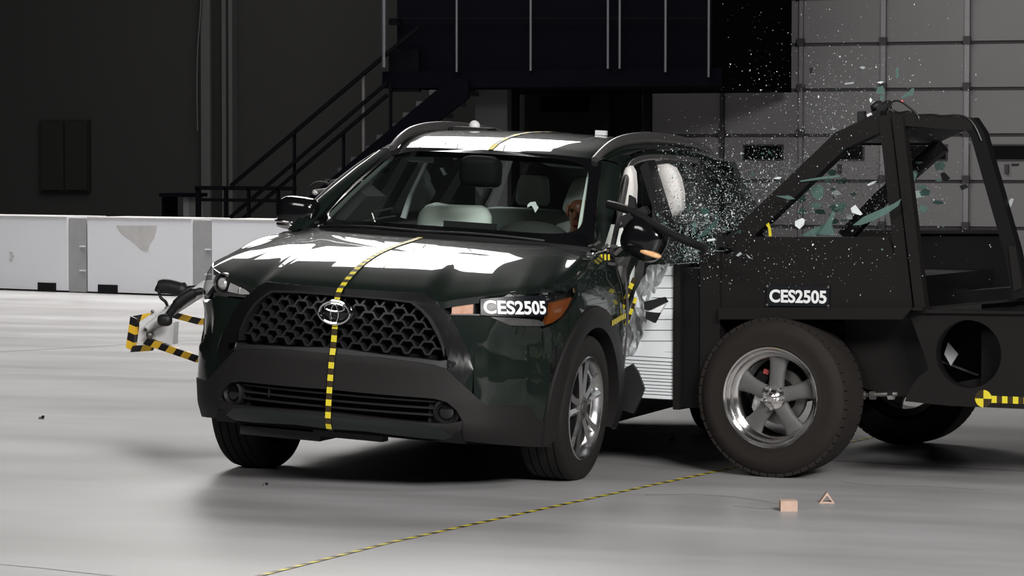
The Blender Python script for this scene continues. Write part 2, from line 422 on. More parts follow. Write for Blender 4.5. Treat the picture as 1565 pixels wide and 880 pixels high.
# sectional door
dr = bpy.data.objects.new('door_1', None); col.objects.link(dr); dr['kind'] = 'structure'
zs = [0.03, 0.63, 1.22, 1.81, 2.395, 2.98, 3.57, 4.16, 4.75, 5.34]
bays = [-6.42, -5.36, -4.30, -3.22, -2.14, -1.06, 0.02, 1.10, 2.18]
b = MB(); b.box(((bays[0] + bays[-1]) / 2, 23.97, 2.7), (bays[-1] - bays[0], 0.05, 5.4)); childm(b, 'door_backing', 'door_joint', dr, smooth=0)
for i in range(len(zs) - 1):
    b = MB(); b.box(((bays[0] + bays[-1]) / 2, 23.92, (zs[i] + zs[i + 1]) / 2), (bays[-1] - bays[0], 0.05, zs[i + 1] - zs[i] - 0.045))
    pnl = childm(b, 'door_panel', 'door', dr, smooth=0)
    if i == 2:
        for k in range(len(bays) - 1):
            c = (bays[k] + bays[k + 1]) / 2 + 0.02
            b = MB(); b.box((c, 23.885, 1.59), (0.54, 0.03, 0.21)); fo = childm(b, 'window_frame', 'strut_dark', pnl, smooth=0)
            b = MB(); b.box((c, 23.868, 1.59), (0.50, 0.012, 0.17)); childm(b, 'pane', 'gloss_black', pnl, smooth=0)
            if k % 2 == 0:
                b = MB(); b.box((c - 0.05, 23.87, 1.38), (0.045, 0.05, 0.12)); childm(b, 'latch', 'strut_dark', pnl, smooth=0)
for k, x in enumerate(bays):
    m = 'strut_dark' if k in (0, 1, 5) else ('strut' if k in (3, 4, 6) else 'door')
    b = MB(); b.box((x, 23.86, 2.7), (0.062 if k in (4, 3) else 0.05, 0.07, 5.3))
    so = childm(b, 'door_strut', m, dr, smooth=0)
    for z in zs[1:-1]:
        b = MB(); b.box((x, 23.83, z + 0.03), (0.09, 0.06, 0.10)); childm(b, 'hinge', 'strut_dark', dr, smooth=0)

# steel stair
YS = 19.6
st = thing('steel_stair', 'black steel stair with handrails climbing to the dark raised booth', 'stair', W(458, 330, YS))
b = MB(); b.prism([W(452, 318, YS), W(492, 318, YS), W(716, 150, YS), W(716, 120, YS), W(688, 120, YS)], (0, 0.05, 0)); childm(b, 'stringer', 'navy', st, smooth=0)
b = MB(); b.prism([W(470, 318, YS + 1.1), W(500, 318, YS + 1.1), W(716, 150, YS + 1.1), W(716, 128, YS + 1.1), W(700, 128, YS + 1.1)], (0, 0.05, 0)); childm(b, 'stringer', 'navy', st, smooth=0)
p0 = W(524, 273, YS + 0.3); p1 = W(683, 138, YS + 0.3)
for k in range(9):
    p = p0.lerp(p1, k / 8); b = MB(); b.box((p.x, YS + 0.55, p.z - 0.03), (0.26, 1.0, 0.06), Matrix.Rotation(0.0, 3, 'Y'))
    childm(b, 'tread', 'tread', st, smooth=0)
b = MB(); wbar(b, (353, 284), (588, 85), YS, 0.022); wbar(b, (588, 85), (640, 42), YS, 0.022); childm(b, 'handrail', 'rail_black', st, smooth=0)
b = MB(); wbar(b, (351, 333), (592, 126), YS, 0.020); childm(b, 'mid_rail', 'rail_black', st, smooth=0)
b = MB(); wbar(b, (372, 333), (592, 145), YS, 0.020); childm(b, 'low_rail', 'rail_black', st, smooth=0)
for u, v0, v1, m in ((450, 202, 318, 'rail_black'), (556, 112, 232, 'strut_dark'), (525, 201, 262, 'rail_black'), (597, 128, 215, 'rail_black')):
    b = MB(); wbar(b, (u, v0), (u, v1), YS + 0.02, 0.016); childm(b, 'rail_post', m, st, smooth=0)
b = MB(); b.tube([V((W(587, 0, YS).x, YS, 2.6)), V((W(587, 0, YS).x, YS, 4.4))], 0.03); childm(b, 'rail_post', 'galv', st)
t = thing('landing_rail', 'black horizontal guard rail at the foot of the steel stair', 'railing', W(303, 330, YS - 0.3))
b = MB(); wbar(b, (299, 287), (452, 288), YS - 0.3, 0.025); childm(b, 'top_rail', 'rail_black', t, smooth=0)
b = MB(); wbar(b, (303, 305), (440, 307), YS - 0.3, 0.02); childm(b, 'mid_rail', 'rail_black', t, smooth=0)
for u in (303, 345, 380, 425):
    b = MB(); a = W(u, 287, YS - 0.3); b.box((a.x, YS - 0.3, a.z / 2), (0.055 if u == 303 else 0.03, 0.05, a.z)); childm(b, 'post', 'rail_black', t, smooth=0)

# raised booth
bo = thing('raised_booth', 'large navy-black raised control booth above and behind the car', 'booth', W(850, 135, 19.8))
a = W(607, 135, 19.8); c = W(1088, 135, 19.8)
b = MB(); b.box(((a.x + c.x) / 2, 21.6, a.z + 1.7), (c.x - a.x, 3.6, 3.4)); childm(b, 'body', 'navy', bo, smooth=0)
b = MB(); b.box(((a.x + c.x) / 2, 19.75, a.z + 0.10), (c.x - a.x + 0.3, 0.12, 0.2)); childm(b, 'edge_beam', 'navy', bo, smooth=0)
b = MB(); wbox(b, 594, 28, 612, 38, 19.7, 0.05); childm(b, 'side_bar', 'rail_black', bo, smooth=0)
b = MB(); wbox(b, 594, 76, 640, 140, 19.7, 0.08); childm(b, 'side_plate', 'rail_black', bo, smooth=0)
for u, v in ((698, 110), (811, 108), (929, 105), (947, 105), (1017, 110), (1083, 118)):
    b = MB(); p = W(u, v, 19.66); b.tube([p, V((p.x, p.y, 5.6))], 0.017, 8); childm(b, 'guard_post', 'galv', bo)
b = MB(); wbar(b, (607, 28), (1088, 28), 19.68, 0.012); childm(b, 'guard_rail', 'rail_black', bo, smooth=0)
for u in (927, 990):
    b = MB(); p = W(u, 140, 20.2); b.box((p.x, 20.2, p.z / 2), (0.09, 0.09, p.z)); childm(b, 'support_post', 'rail_black', bo, smooth=0)
# things under the booth
b = MB(); p = W(758, 135, 21); q = W(783, 135, 21); r_ = W(734, 135, 21)
b.box(((q.x + r_.x) / 2, 21, p.z / 2), (q.x - r_.x, 0.35, p.z)); tag(b.build('grey_locker', 'panel_grey', smooth=0), 'tall plain grey locker under the booth behind the car roof', 'locker')
t = thing('hose_stand', 'slim black post topped by a red cylinder in front of the grey locker', 'post', (W(788, 135, 20.6).x, 20.6, 0))
b = MB(); p = W(788, 128, 20.6); b.box((p.x, 20.6, p.z / 2), (0.085, 0.06, p.z)); childm(b, 'post', 'rail_black', t, smooth=0)
b = MB(); p = W(785, 128, 20.6); q = W(785, 92, 20.6); b.tube([p, q], 0.042, 16); childm(b, 'cylinder', 'red', t)
b = MB(); wbox(b, 787.5, 95, 789.5, 126, 20.53, 0.01); childm(b, 'white_strip', 'white', t, smooth=0)
b = MB(); p = W(870, 140, 23.2); b.box((W(862, 0, 23.2).x, 23.3, 1.25), (W(925, 0, 23.2).x - W(800, 0, 23.2).x, 0.1, 2.5)); struct(b.build('wall_shade_sheet', 'cabinet', smooth=0))  # dark sheet added to stand in for the shadow under the booth
b = MB(); wbox(b, 826, 148, 885, 171, 22.6, 0.4); tag(b.build('storage_box', 'navy', smooth=0), 'dark box on a shelf in the gloom under the booth', 'box')

# white concrete barrier blocks
A = V((-11.75, 16.35, 0)); Bp = V((-9.35, 15.74, 0)); bdr = (Bp - A).normalized(); bn = V((bdr.y, -bdr.x, 0))
if bn.dot(CAM - A) < 0: bn = -bn
def blk(u, v, off=0.0): return on(u, v, bn, bn.dot(A) + off)
Rb3 = Matrix((bdr, -bn, V((0, 0, 1)))).transposed()
zt = blk(60, 331).z
tops = []
lab = ['white painted barrier block cut by the left edge of the picture', 'white painted barrier block with a grey scuff on its face', 'white painted barrier block half hidden behind the car front']
for i, (u0, u1) in enumerate(((-62, 103), (134, 293), (324, 486))):
    a = blk(u0, 440); c = blk(u1, 440); mid = (a + c) / 2; L = (c - a).length
    t = thing('barrier_block', lab[i], 'block', (mid.x, mid.y, 0), (0, 0, math.atan2(bdr.y, bdr.x)), 'white barrier blocks along the dark wall')
    b = MB(); b.box((0, 0.32, zt / 2 + 0.01), (L, 0.64, zt - 0.02)); b.build('block_body', 'block', t, smooth=0)
    b = MB(); b.box((0, 0.32, zt - 0.003), (L - 0.004, 0.66, 0.016)); b.build('top_cap', 'smudge', t, smooth=0)
    g = (blk(324, 440) - blk(293, 440)).length
    b = MB(); b.box((L / 2 + g / 2 - .006, 0.30, zt / 2), (g - .022, 0.56, zt - 0.02)); b.build('end_piece', 'block_grey', t, smooth=0)
    for z in (0.25, 0.52):
        b = MB(); b.box((L / 2 + g - 0.06, 0.01, z), (0.07, 0.04, 0.014)); b.build('bolt', 'block', t, smooth=0)
    for uu in ((58, 86), (150, 180)):
        if u0 < uu[0] < u1:
            p = blk(uu[0], 440); q = blk(uu[1], 440); x0 = (p - mid).dot(bdr); x1 = (q - mid).dot(bdr)
            b = MB(); b.box(((x0 + x1) / 2, -0.001, 0.052), (x1 - x0, 0.01, 0.10)); b.build('fork_pocket', 'void', t, smooth=0)
    if i == 1:
        pts = [(178, 334), (240, 334), (236, 352), (229, 362), (226, 373), (216, 371), (208, 362), (194, 352), (184, 344)]
        b = MB(); P = [blk(u, v, 0.0) - mid for u, v in pts]
        b.prism([V((p.dot(bdr), -0.004, p.z)) for p in P], (0, 0.004, 0)); b.build('scuff', 'smudge', t, smooth=0)
    if i == 0:
        b = MB()
        for (u, v) in ((17, 383), (17, 393), (19, 388)):
            p = blk(u, v) - mid; b.box((p.dot(bdr), -0.002, p.z), (0.05, 0.003, 0.03))
        b.build('scuff', 'smudge', t, smooth=0)

# striped line taped to the floor
def stripe_tape(name, P, wdt, seg, up, mats, label=None, catg=None, parent=None, duty=0.5, slant=0.0):
    P = resample(P, max(2, int(sum((V(P[i + 1]) - V(P[i])).length for i in range(len(P) - 1)) / seg))); mb = MB()
    for i in range(len(P) - 1):
        t = (P[i + 1] - P[i]).normalized(); u = V(up(P[i]) if callable(up) else up); n = t.cross(u).normalized() * wdt
        d = t * slant
        mb.face([P[i] - n - d, P[i] + n + d, P[i + 1] + n + d, P[i + 1] - n - d], i % 2)
    o = mb.build(name, mats, parent, smooth=0)
    if label: tag(o, label, catg)
    return o
FT = [on(u, v, (0, 0, 1), 0) for u, v in ((380, 884.5), (600, 828.5), (800, 784.5), (960, 749.5), (1118, 715.5), (1290, 678), (1360, 662))]
stripe_tape('floor_tape_line', [V((p.x, p.y, 0.0025)) for p in FT], 0.0125, 0.055, (0, 0, 1), ['yellow', 'tape_dark'], 'narrow yellow and black striped tape line stuck across the grey floor', 'tape', slant=0.012)

# ================================================================== THE CAR
car = thing('car', 'dark green SUV with black mesh grille, struck on its side by the cart', 'car', matrix=CARM)
PLAN = [(0, .935), (.15, .931), (.3, .915), (.45, .882), (.58, .836), (.68, .778), (.76, .700), (.82, .610), (.865, .50), (.893, .39), (.906, .28), (.9125, .1), (.9125, -.5), (.91, -2.0), (.895, -2.9), (.86, -3.3)]
PL = spline([V((x, -f, 0)) for x, f in PLAN], 12)
PS = [0.0]
for i in range(1, len(PL)): PS.append(PS[-1] + (PL[i] - PL[i - 1]).length)
PSa = np.array(PS); PXa = np.array([p.x for p in PL]); PYa = np.array([p.y for p in PL])
FZ = [(.10, .10), (.22, .07), (.272, .020), (.318, 0.0), (.435, .001), (.508, .007), (.587, .012), (.639, .028), (.727, .032), (.791, .040), (.858, .054), (.901, .075), (.94, .145), (.98, .24), (1.05, .40)]
SZ = [(.10, .06), (.22, .035), (.30, .012), (.42, 0.0), (.75, 0.0), (.85, .008), (.91, .022), (.953, .046), (1.0, .056), (1.05, .075), (1.10, .11)]
FZa = np.array(FZ); SZa = np.array(SZ)
def SP(s, z, off=0.0):
    sg = -1 if s < 0 else 1; s = abs(s)
    x = float(np.interp(s, PSa, PXa)); y = float(np.interp(s, PSa, PYa))
    h = 0.015
    tx = float(np.interp(s + h, PSa, PXa) - np.interp(max(0, s - h), PSa, PXa)); ty = float(np.interp(s + h, PSa, PYa) - np.interp(max(0, s - h), PSa, PYa))
    if s < h: tx, ty = 1.0, 0.0
    l = math.hypot(tx, ty); nx, ny = ty / l, -tx / l
    k = ss(.55, .88, x)
    o = (1 - k) * float(np.interp(z, FZa[:, 0], FZa[:, 1])) + k * float(np.interp(z, SZa[:, 0], SZa[:, 1]))
    # concave scoop in the bumper corner below the lamp
    o += 0.022 * ss(.70, .80, s) * (1 - ss(1.02, 1.12, s)) * ss(.56, .60, z) * (1 - ss(.70, .80, z))
    o += off
    return V((sg * (x - nx * o), y - ny * o, z))
def SY(y): return float(np.interp(y, PYa[10:], PSa[10:]))
SGN = 1                          # -1 while measuring on the car's right side
def spx(q):
    if q[0] == 'c': return (0.0, q[1])
    if q[0] == 'y': return (SY(q[1]), q[2])
    if q[0] == 's': return (q[1], q[2])
    u, v = q; best = None; SG = SGN
    for s0 in np.linspace(.05, 1.9 if SG > 0 else .96, 16):
        for z0 in (.35, .6, .78, .88):
            p = proj(CARM @ SP(SG * s0, z0)); d = (p[0] - u) ** 2 + (p[1] - v) ** 2
            if best is None or d < best[0]: best = (d, s0, z0)
    s, z = best[1], best[2]
    for it in range(25):
        p = proj(CARM @ SP(SG * s, z)); ex, ey = u - p[0], v - p[1]
        if abs(ex) + abs(ey) < 0.02: break
        a = proj(CARM @ SP(SG * (s + .003), z)); c = proj(CARM @ SP(SG * s, z + .003))
        J = np.array([[(a[0] - p[0]) / .003, (c[0] - p[0]) / .003], [(a[1] - p[1]) / .003, (c[1] - p[1]) / .003]])
        try: d = np.linalg.solve(J, [ex, ey])
        except Exception: break
        d = np.clip(d, -.15, .15); s = min(max(0.0, s + d[0]), 9.9 if SG > 0 else 1.03); z += d[1]
    return (float(s), float(z))
def curve(pts):
    return [spx(p) for p in pts]
def clean(c):
    out = []
    for s, z in c:
        if out and s <= out[-1][0]: s = out[-1][0] + 1e-4
        out.append((s, z))
    return out
def panel(mb, lo, hi, n=24, m=6, off=0.0, thick=0.02, sides='both', mi=0, raw=False, sm=True):
    lo = clean(lo if raw else curve(lo)); hi = clean(hi if raw else curve(hi))
    la = np.array(lo); ha = np.array(hi)
    s0 = max(la[0, 0], ha[0, 0]); s1 = min(la[-1, 0], ha[-1, 0])
    br = sorted(set([round(q, 5) for q in list(la[:, 0]) + list(ha[:, 0]) + list(np.linspace(s0, s1, n)) if s0 <= q <= s1]))
    cols = [br[0]]
    for q in br[1:]:
        if q - cols[-1] > 3e-4: cols.append(q)
    groups = [[-q for q in reversed(cols)][:-1] + cols] if (sides == 'both' and cols[0] < 1e-4) else ([cols] if sides in ('both', 'L') else [])
    if sides in ('both', 'R') and not (sides == 'both' and cols[0] < 1e-4): groups.append([-q for q in cols])
    for g in groups:
        rows = []; inn = []
        for i in range(m + 1):
            r = []; q = []
            for s in g:
                a = float(np.interp(abs(s), la[:, 0], la[:, 1])); c = float(np.interp(abs(s), ha[:, 0], ha[:, 1])); z = a + (c - a) * i / m
                r.append(SP(s, z, off)); q.append(SP(s, z, off + thick))
            rows.append(r); inn.append(q)
        if thick: mb.shell(rows, inn, mi)
        else: mb.quadgrid(rows, mi)
LIP = [('c', .901), (580, 443.8), (649, 447.8), (664, 457.5), (670, 462.5)]
# --- grille surround, mesh, trim
b = MB()
panel(b, [('c', .876), (582.7, 453.5), (632, 459.5), (648, 473), (660, 486), (672, 508), (680, 530), (684, 544), (685, 564.5), (709, 588.6), (723, 566)],
      [('c', .899), (580, 444.5), (649, 448.5), (664, 458), (668, 465.5), (688, 482.6), (690, 486.5), (701, 505.6), (710, 525), (718, 541.5), (723.3, 565)], 30, 6, -0.004, 0.05)
b.build('grille_surround', 'bezel', car)
b = MB()
panel(b, [('c', .866), (582.7, 457), (628, 462.5), (643, 474), (655, 488), (667, 509), (675, 529), (679, 546)],
      [('c', .876), (582.7, 453.5), (632, 459.5), (648, 473), (660, 486), (672, 508), (680, 530), (684, 544)], 30, 2, -0.014, 0.05)
b.build('grille_bezel', 'clad', car)
gr = MB()
panel(gr, [('c', .634), (579, 541), (640, 547.5), (684, 553)],
      [('c', .874), (582.7, 454), (632, 459.5), (648, 473), (660, 486), (672, 508), (680, 530), (684, 544)], 30, 6, 0.07, 0)
grille = gr.build('grille', 'void', car)
b = MB()
panel(b, [('c', .610), (579, 545.5), (640, 553.5), (665, 557.5), (684, 564)],
      [('c', .636), (579, 541), (640, 547.5), (672, 551.5), (684, 550)], 30, 3, -0.006, 0.06)
b.build('grille_lower_trim', 'black', car)
for sd in ('L', 'R'):
    b = MB()
    panel(b, [(683, 558), (690, 562), (697, 556)], [(683, 549), (690, 551), (697, 553)], 4, 2, -0.009, 0.02, sd)
    b.build('trim_chip', 'chrome', car)
# mesh cells: flattened arches, one mesh copied over the grille
cell = MB()
def cellbar(mb, pts, r, d):
    rows = []
    for i, (x, z) in enumerate(pts):
        a = V(pts[max(0, i - 1)]); c = V(pts[min(len(pts) - 1, i + 1)]); t = (c - a).normalized(); n = V((-t.y, t.x))
        f = (x - n.x * r, z - n.y * r); g = (x + n.x * r, z + n.y * r)
        rows.append([V((f[0], 0.0, f[1])), V((g[0], 0.0, g[1])), V((g[0], d, g[1])), V((f[0], d, f[1]))])
    mb.quadgrid(rows, 0, True); mb.face(rows[0][::-1]); mb.face(rows[-1])
PX, PZ = 0.0970, 0.0330
cellbar(cell, [(-PX / 2, -PZ * .50), (-PX * .40, -PZ * .46), (-PX * .22, PZ * .36), (PX * .22, PZ * .36), (PX * .40, -PZ * .46), (PX / 2, -PZ * .50)], 0.0048, 0.045)
gl_lo = np.array(clean(curve([('c', .634), (579, 541), (640, 547.5), (684, 553)])))
gl_hi = np.array(clean(curve([('c', .874), (582.7, 454), (632, 459.5), (648, 473), (660, 486), (672, 508), (680, 530), (684, 544)])))
proto = None; smax = gl_hi[-1, 0]
for r_ in range(9):
    for k in range(-7, 8):
        s = (k + (0.5 if r_ % 2 else 0)) * PX; z = .650 + r_ * PZ * 0.86
        if abs(s) > smax + .02: continue
        a = float(np.interp(abs(s), gl_lo[:, 0], gl_lo[:, 1])); c = float(np.interp(abs(s), gl_hi[:, 0], gl_hi[:, 1]))
        if z > c - .006 or z < a - .02: continue
        p = SP(s, z, .012); q = SP(s + .01, z, .012); up = SP(s, z + .01, .012)
        ex = (q - p).normalized(); ez = (up - p).normalized(); ey = ez.cross(ex).normalized()
        ml = Matrix(((ex.x, ey.x, ez.x, p.x), (ex.y, ey.y, ez.y, p.y), (ex.z, ey.z, ez.z, p.z), (0, 0, 0, 1)))
        if proto is None:
            proto = cell.build('grille_cell', 'grille', grille, smooth=0); proto.matrix_local = ml
        else: dup(proto, grille, ml)
# --- cladding, skid plate, intake
HI_CL = [('c', .612), (579, 546), (640, 554), (665, 558), (684, 564.5), (709, 589), (735, 613), (744, 619), (759, 621.5), (786, 620.5), (807, 620.5), (812, 624), (820.7, 639), (827.6, 644.5), (849, 645.5)]
b = MB()
panel(b, [('c', .450), (560, 600.5), (640, 607), (664, 609), (682.6, 614), (698, 627), (705, 640.6), (706, 672.8), (750, 678), (849, 683)], HI_CL, 40, 8, -0.006, 0.05)
panel(b, [('c', .330), (600, 643), (650, 648.5), (670.7, 652.5), (682, 660), (699, 672), (705.8, 673)], [('c', .347), (600, 641), (640, 645), (682.6, 647.2), (703, 644), (705.8, 641)], 24, 3, -0.010, 0.06)
b.build('bumper_cladding', 'clad', car)
b = MB()
panel(b, [('c', .272), (560, 658.5), (640, 668.5), (699, 673)], [('c', .331), (600, 643), (650, 648.5), (670.7, 652.5), (682, 660), (699, 672.2)], 24, 4, -0.012, 0.05)
b.build('skid_plate', 'paint', car)
it = MB()
panel(it, [('c', .335), (640, 648), (703, 648)], [('c', .46), (640, 605), (703, 612)], 24, 2, 0.085, 0)
intake = it.build('lower_intake', 'void', car)
for z in (.428, .398, .368):
    sl = MB(); rows = []
    for k in range(25):
        s = -.50 + 1.0 * k / 24; p = SP(s, z, .022); q = SP(s, z, .06)
        rows.append([p + V((0, 0, .004)), p - V((0, 0, .004)), q - V((0, 0, .003)), q + V((0, 0, .003))])
    sl.quadgrid(rows, 0, True); sl.build('intake_slat', 'clad', intake)
sl = MB(); p = SP(-.33, .44, .03); sl.box(p - V((0, 0, .02)), (.005, .02, .07)); sl.build('intake_rib', 'clad', intake, smooth=0)
for sg in (1, -1):
    s_, z_ = spx((682.6, 630))
    p = SP(sg * s_, z_, .025); n = (SP(sg * s_, z_, 0) - SP(sg * s_, z_, .1)).normalized()
    b = MB(); e1 = V((0, 0, 1)); b.lathe([(.060, -.03), (.060, .012), (.050, .018), (.044, .006), (.040, -.004), (.0, -.006)], p, n, e1, 28)
    fo = b.build('fog_lamp', 'clad', car)
    b = MB(); b.lathe([(.038, .0), (.030, .008), (0, .012)], p, n, e1, 24); b.build('lamp_cover', 'gloss_black', fo)
    # dark pod behind the fog lamp
    b = MB(); rows = []
    for k in range(7):
        s = sg * (s_ - .085 + .17 * k / 6); rows.append([SP(s, .335, .05), SP(s, .46, .05)])
    b.quadgrid(rows); b.build('fog_lamp_pod', 'clad', car)
# --- painted bumper corners
for sd in ('L', 'R'):
    b = MB()
    panel(b, [(688, 484), (690, 487), (701, 506), (710, 525.5), (718, 542), (723.3, 565), (724.5, 602.5), (735, 613), (744, 619), (759, 621.5), (786, 620.5), (807, 620.5), (812, 624), (820.7, 639), (827.6, 644.5), (849, 645.5)],
          [(688, 482.6), (746, 483.4), (760, 489), (774, 495.2), (782, 498.6), (825, 499.6), (829, 503), (849, 503)], 40, 12, 0, 0.03, sd)
    b.build('bumper_corner', 'paint', car)
    b = MB(); panel(b, [(709, 589.2), (724.3, 602.5)], [(709, 588.2), (723.2, 566)], 6, 4, 0, 0.02, sd); b.build('bumper_fillet', 'paint', car)
    b = MB(); panel(b, [(841, 578), (846, 594), (852, 605), (857, 607)], [(841, 548), (845, 532), (852, 527), (857, 530)], 8, 5, -0.002, 0.01, sd)
    b.build('air_duct', 'gloss_black', car)
# --- headlamps
HL_LO = [(667.5, 465.6), (688, 482.2), (746, 483), (760, 488.6), (774, 494.8), (782, 498.2), (825, 499.3), (838, 499), (854, 491.4), (872, 473.5), (884.4, 446.6)]
HL_HI = [(667.5, 465), (672, 462.9), (698, 457.7), (739, 452.5), (795, 443.8), (830, 437.3), (850, 434.8), (869, 435), (884.4, 445.6)]
hl = {}
for sg, sd in ((1, 'L'), (-1, 'R')):
    b = MB(); panel(b, HL_LO, HL_HI, 30, 5, 0.055, 0, sd)
    h = b.build('headlamp', 'void', car); hl[sg] = h
    b = MB(); panel(b, HL_LO, HL_HI, 30, 5, 0.0, 0.055, sd); b.build('lens', 'lens', h)
    if sg > 0:
        b = MB(); panel(b, [(690, 480.3), (726, 480.6)], [(675, 467.5), (690, 465), (731, 464)], 10, 3, 0.022, 0.02, sd)
        b.build('turn_lamp', 'orange' if sg > 0 else 'reflector', h)
        b = MB(); panel(b, [(688, 481.8), (746, 482.6), (760, 488.2), (774, 494.4), (782, 497.6), (825, 498.8), (836, 498)], [(688, 480.2), (746, 480), (760, 483), (774, 484), (782, 485), (825, 489), (836, 494)], 20, 3, 0.012, 0.02, sd)
        b.build('lamp_bezel', 'rail', h)
        b = MB(); panel(b, [(668, 466.2), (688, 481.6)], [(668, 465.8), (674, 468.2), (689, 480)], 6, 2, 0.01, 0.01, sd); b.build('lamp_bezel', 'chrome', h)
        b = MB(); panel(b, [(724.5, 478.5), (727, 479.5)], [(724.4, 464), (727, 464)], 3, 2, 0.014, 0.02, sd); b.build('divider', 'chrome', h)
        b = MB(); panel(b, [(740, 478), (770, 480)], [(740, 458), (770, 455)], 6, 3, 0.03, 0.01, sd); b.build('reflector', 'reflector', h)
        b = MB(); panel(b, [(837, 497), (848, 493), (862, 483), (871, 470), (878, 456)], [(837, 494), (843, 478), (848, 463), (862, 459), (878, 454.6)], 10, 4, 0.012, 0.02, sd)
        b.build('side_marker', 'amber', h)
        b = MB(); panel(b, [(828, 462), (845, 459)], [(846 - 18, 452), (848, 440)], 6, 3, 0.02, 0.01, sd); b.build('reflector', 'chrome', h)
        s_, z_ = spx((800, 468)); p = SP(sg * s_, z_, .032); n = (SP(sg * s_, z_, 0) - SP(sg * s_, z_, .1)).normalized()
        b = MB(); b.lathe([(.052, -.02), (.052, .012), (.046, .018), (.042, .004)], p, n, V((0, 0, 1)), 28); pr = b.build('projector_ring', 'steel', h)
        b = MB(); b.lathe([(.042, .004), (.036, .016), (.022, .024), (0, .027)], p, n, V((0, 0, 1)), 24); b.build('projector', 'gloss_black', h)
    else:
        SGN = -1
        b = MB(); panel(b, [(389, 443.5), (380, 450), (366, 450), (344, 445.5)], [(389, 442.5), (380, 438.5), (366, 433), (345, 426.5)], 10, 4, 0.014, 0.02, 'R'); b.build('reflector', 'reflector', h)
        b = MB(); panel(b, [(366, 448), (361, 447.3)], [(366, 434), (361, 433)], 3, 3, 0.010, 0.01, 'R'); b.build('divider', 'chrome', h)
        b = MB(); panel(b, [(373, 454.6), (347, 452.5), (335, 457), (322, 455)], [(373, 452), (347, 447.5), (335, 448), (322, 447)], 14, 3, 0.010, 0.02, 'R'); b.build('lamp_bezel', 'rail', h)
        s_, z_ = spx((334.5, 433)); p = SP(-s_, z_, .024); n = (SP(-s_, z_, 0) - SP(-s_, z_, .1)).normalized() * .35 + V((.10, -.9, 0)) * .65
        b = MB(); b.lathe([(.050, -.02), (.050, .012), (.044, .016), (.040, .004)], p, n, V((0, 0, 1)), 28); b.build('projector_ring', 'rail', h)
        b = MB(); b.lathe([(.040, .004), (.036, .012), (.030, .014), (.028, .008)], p, n, V((0, 0, 1)), 24); b.build('projector_ring', 'gloss_black', h)
        b = MB(); b.lathe([(.028, .008), (.018, .018), (0, .020)], p, n, V((0, 0, 1)), 24); b.build('projector', 'reflector', h)
        SGN = 1
# test number sticker on the left lamp
sk = MB(); panel(sk, [(734, 481.5), (785, 483.5), (836, 482)], [(734, 456.5), (785, 452.5), (836, 450)], 12, 3, -0.003, 0.002, 'L')
sko = sk.build('number_sticker', 'sticker', hl[1])
tx = text_mesh('CES2505', 'sticker_lettering', 'letter', None, 1, 1, 1)
tl = spx((738.5, 470)); tr = spx((832.5, 467.5))
zt0 = spx((785, 480.3))[1]; zt1 = spx((785, 459.5))[1]
for vtx in tx.data.vertices:
    s = lerp(tl[0], tr[0], vtx.co.x + .5)
    vtx.co = SP(s, lerp(zt0, zt1, vtx.co.y + .5), -0.0055 - 0.0008 * vtx.co.z)
tx.parent = hl[1]; tx.data.update()

# --- bonnet (Coons patch)
CC = [V((0, y, z)) for y, z in [(-.860, .901), (-.838, .916), (-.795, .938), (-.704, .976), (-.60, 1.008), (-.45, 1.040), (-.24, 1.070), (-.08, 1.088), (.053, 1.103)]]
FE = [SP(0, .901)] + [SP(*spx(p)) for p in [(580, 444), (649, 448), (664, 457.8), (672, 462.6), (698, 457.4), (739, 452.2), (795, 443.5), (830, 437), (850, 434.5), (869, 434)]]
FE[0] = V((0, -.860, .901))
SE = [FE[-1], V((.863, -.13, .985)), V((.855, .008, 1.020)), V((.835, .14, 1.052)), V((.80, .27, 1.078))]
RE = [V((0, .053, 1.103)), V((.2, .075, 1.103)), V((.4, .125, 1.101)), V((.6, .20, 1.095)), V((.8, .27, 1.078))]
NV, NT = 36, 48
Cc = resample(spline(CC, 8), NV); Ss = resample(spline(SE, 8), NV)
Ff = resample(FE[:3] and spline(FE[:3], 6)[:-1] + FE[2:], NT); Rr = resample(spline(RE, 8), NT)
def bonnet_pt(i, j):           # i along t (0 centre .. NT side), j along v
    t = i / NT; v = j / NV
    def mix(wt, ax):
        hv = (1 - v) ** 3 if ax == 2 else 1 - v
        c = (1 - wt) * Cc[j][ax] + wt * Ss[j][ax]; d = hv * Ff[i][ax] + (1 - hv) * Rr[i][ax]
        e = hv * ((1 - wt) * Ff[0][ax] + wt * Ff[NT][ax]) + (1 - hv) * ((1 - wt) * Rr[0][ax] + wt * Rr[NT][ax])
        return c + d - e
    x = mix(t, 0); y = mix(t, 1); z = mix(t ** 2.0, 2)
    env = math.sin(PI * v) ** 2
    cr_t = lerp(.40, .84, v)
    z += env * (0.024 * math.exp(-((t - .935) / .058) ** 2)) + env * (0.004 - 0.035 * max(0, t - cr_t)) * (1 - ss(.90, 1.0, t))
    return V((x, y, z))
rows = []
for j in range(NV + 1):
    r = [bonnet_pt(i, j) for i in range(NT + 1)]
    rows.append([V((-p.x, p.y, p.z)) for p in reversed(r[1:])] + r)
b = MB(); b.shell(rows, [[p + V((0, 0.004, -.03)) for p in r] for r in rows]); bonnet = b.build('bonnet', 'paint', car, smooth=50)
